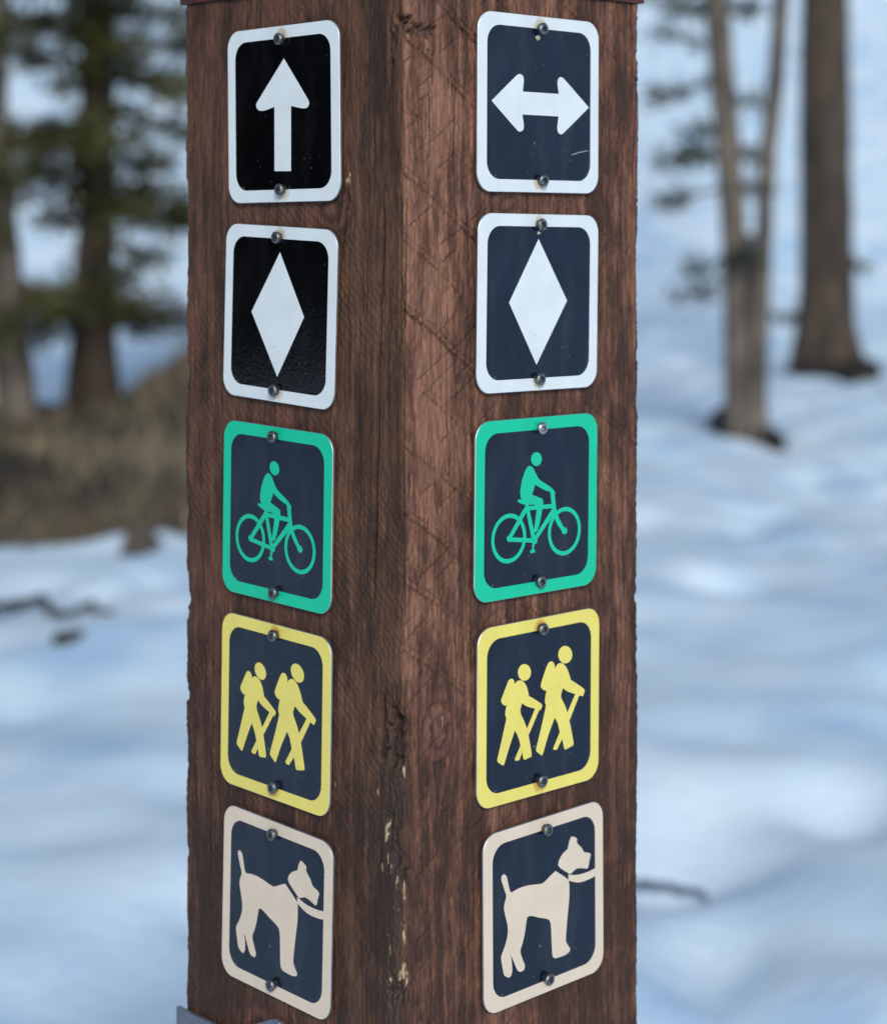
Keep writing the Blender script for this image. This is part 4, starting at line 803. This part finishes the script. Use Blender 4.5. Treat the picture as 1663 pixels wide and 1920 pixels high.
sign('R', 107.1, -174.4, -0.8, 106.2, 'green', 'blue_sheen_field', bike, 'green bordered cyclist sign on the post face with the double headed arrow', [(.6, 46.2), (1.0, -45.2)], GS, bright=True)
sign('L', -111.0, -299.0, -1.2, 103.0, 'yellow', 'blue_sheen_field', hik, 'yellow bordered sign of two hikers on the face with the up arrow', [(.8, 46.3), (2.4, -44.4)], GS)
sign('R', 109.0, -294.4, -0.5, 106.4, 'yellow', 'blue_sheen_field', hik, 'yellow bordered sign of two hikers on the face with the double headed arrow', [(-.2, 46.2), (0, -44.2)], GS)
sign('L', -109.7, -417.4, -1.7, 102.4, 'tan', 'blue_sheen_field', dog, 'tan bordered leashed dog sign on the face with the up arrow, above the grey plate', [(-1.8, 45.4), (-.2, -44.8)], GS)
sign('R', 113.6, -414.5, 0.4, 105.2, 'tan', 'blue_sheen_field', dog, 'tan bordered leashed dog sign on the face with the double headed arrow', [(-.3, 45.6), (.6, -44.0)], GS)

def glint_flake(root, x, y, r, seed):  # small pale lump that stands in for a glint under the screw
    rg = np.random.default_rng(seed); v = []; f = []
    for k in range(14):
        a = 6.283 * k / 14; q = r * rg.uniform(.6, 1.15); v.append(((x + q * math.cos(a)) / 1e3, (y + .75 * q * math.sin(a)) / 1e3, ZF + .00015))
    for k in range(14):
        a = 6.283 * k / 14; q = r * rg.uniform(.3, .6); v.append(((x + q * math.cos(a)) / 1e3, (y + .6 * q * math.sin(a)) / 1e3, ZF + rg.uniform(.0006, .0013)))
    for k in range(14): f.append((k, (k + 1) % 14, 14 + (k + 1) % 14, 14 + k))
    f.append(tuple(range(14, 28)))
    link('screw_glint', pydata('screw_glint', v, f), root, [M['screw_glint']])
glint_flake(s1, -2.2, 39.6, 2.2, 1); glint_flake(s4, -1.4, 41.4, 1.6, 2)
link('scratch', sheet_mesh('scratch', [[(29, -29.2), (43.5, -26.6), (43.5, -26.1), (36, -27.2), (29, -28.7)], [(27.5, -29.6), (33, -28.9), (33, -28.6), (27.5, -29.3)]], ZF + .00012), s1, [M['scuff']])

# grey metal plate at the foot of the picture: its top edge is level, then climbs to a rounded corner
def low_plate():
    root = empty('metal_sign'); root.matrix_world = face_matrix('L', 150, -560, 0)
    tag(root, 'grey metal plate with stepped top edge, lowest on the post below the dog sign', 'sign')
    T = [(207, -503.2), (158, -503.6), (150, -501.4), (112, -484.0), (108, -482.9), (104.5, -483.6), (101.5, -486), (100, -490), (100, -636), (104, -640), (203, -640), (207, -636)]
    out = [(-(t - 150), z + 560) for t, z in T]
    a = sum(out[i][0] * out[(i + 1) % len(out)][1] - out[(i + 1) % len(out)][0] * out[i][1] for i in range(len(out)))
    if a < 0: out = out[::-1]
    link('plate', plate_mesh('plate', out, .0012, .0042, .0005), root, [M['grey_metal'], M['alu']])
    for (x, y) in ((-30, -60), (35, -60)):
        o = link('screw', SCREW, root); o.location = (x / 1e3, y / 1e3, .0015)
low_plate()
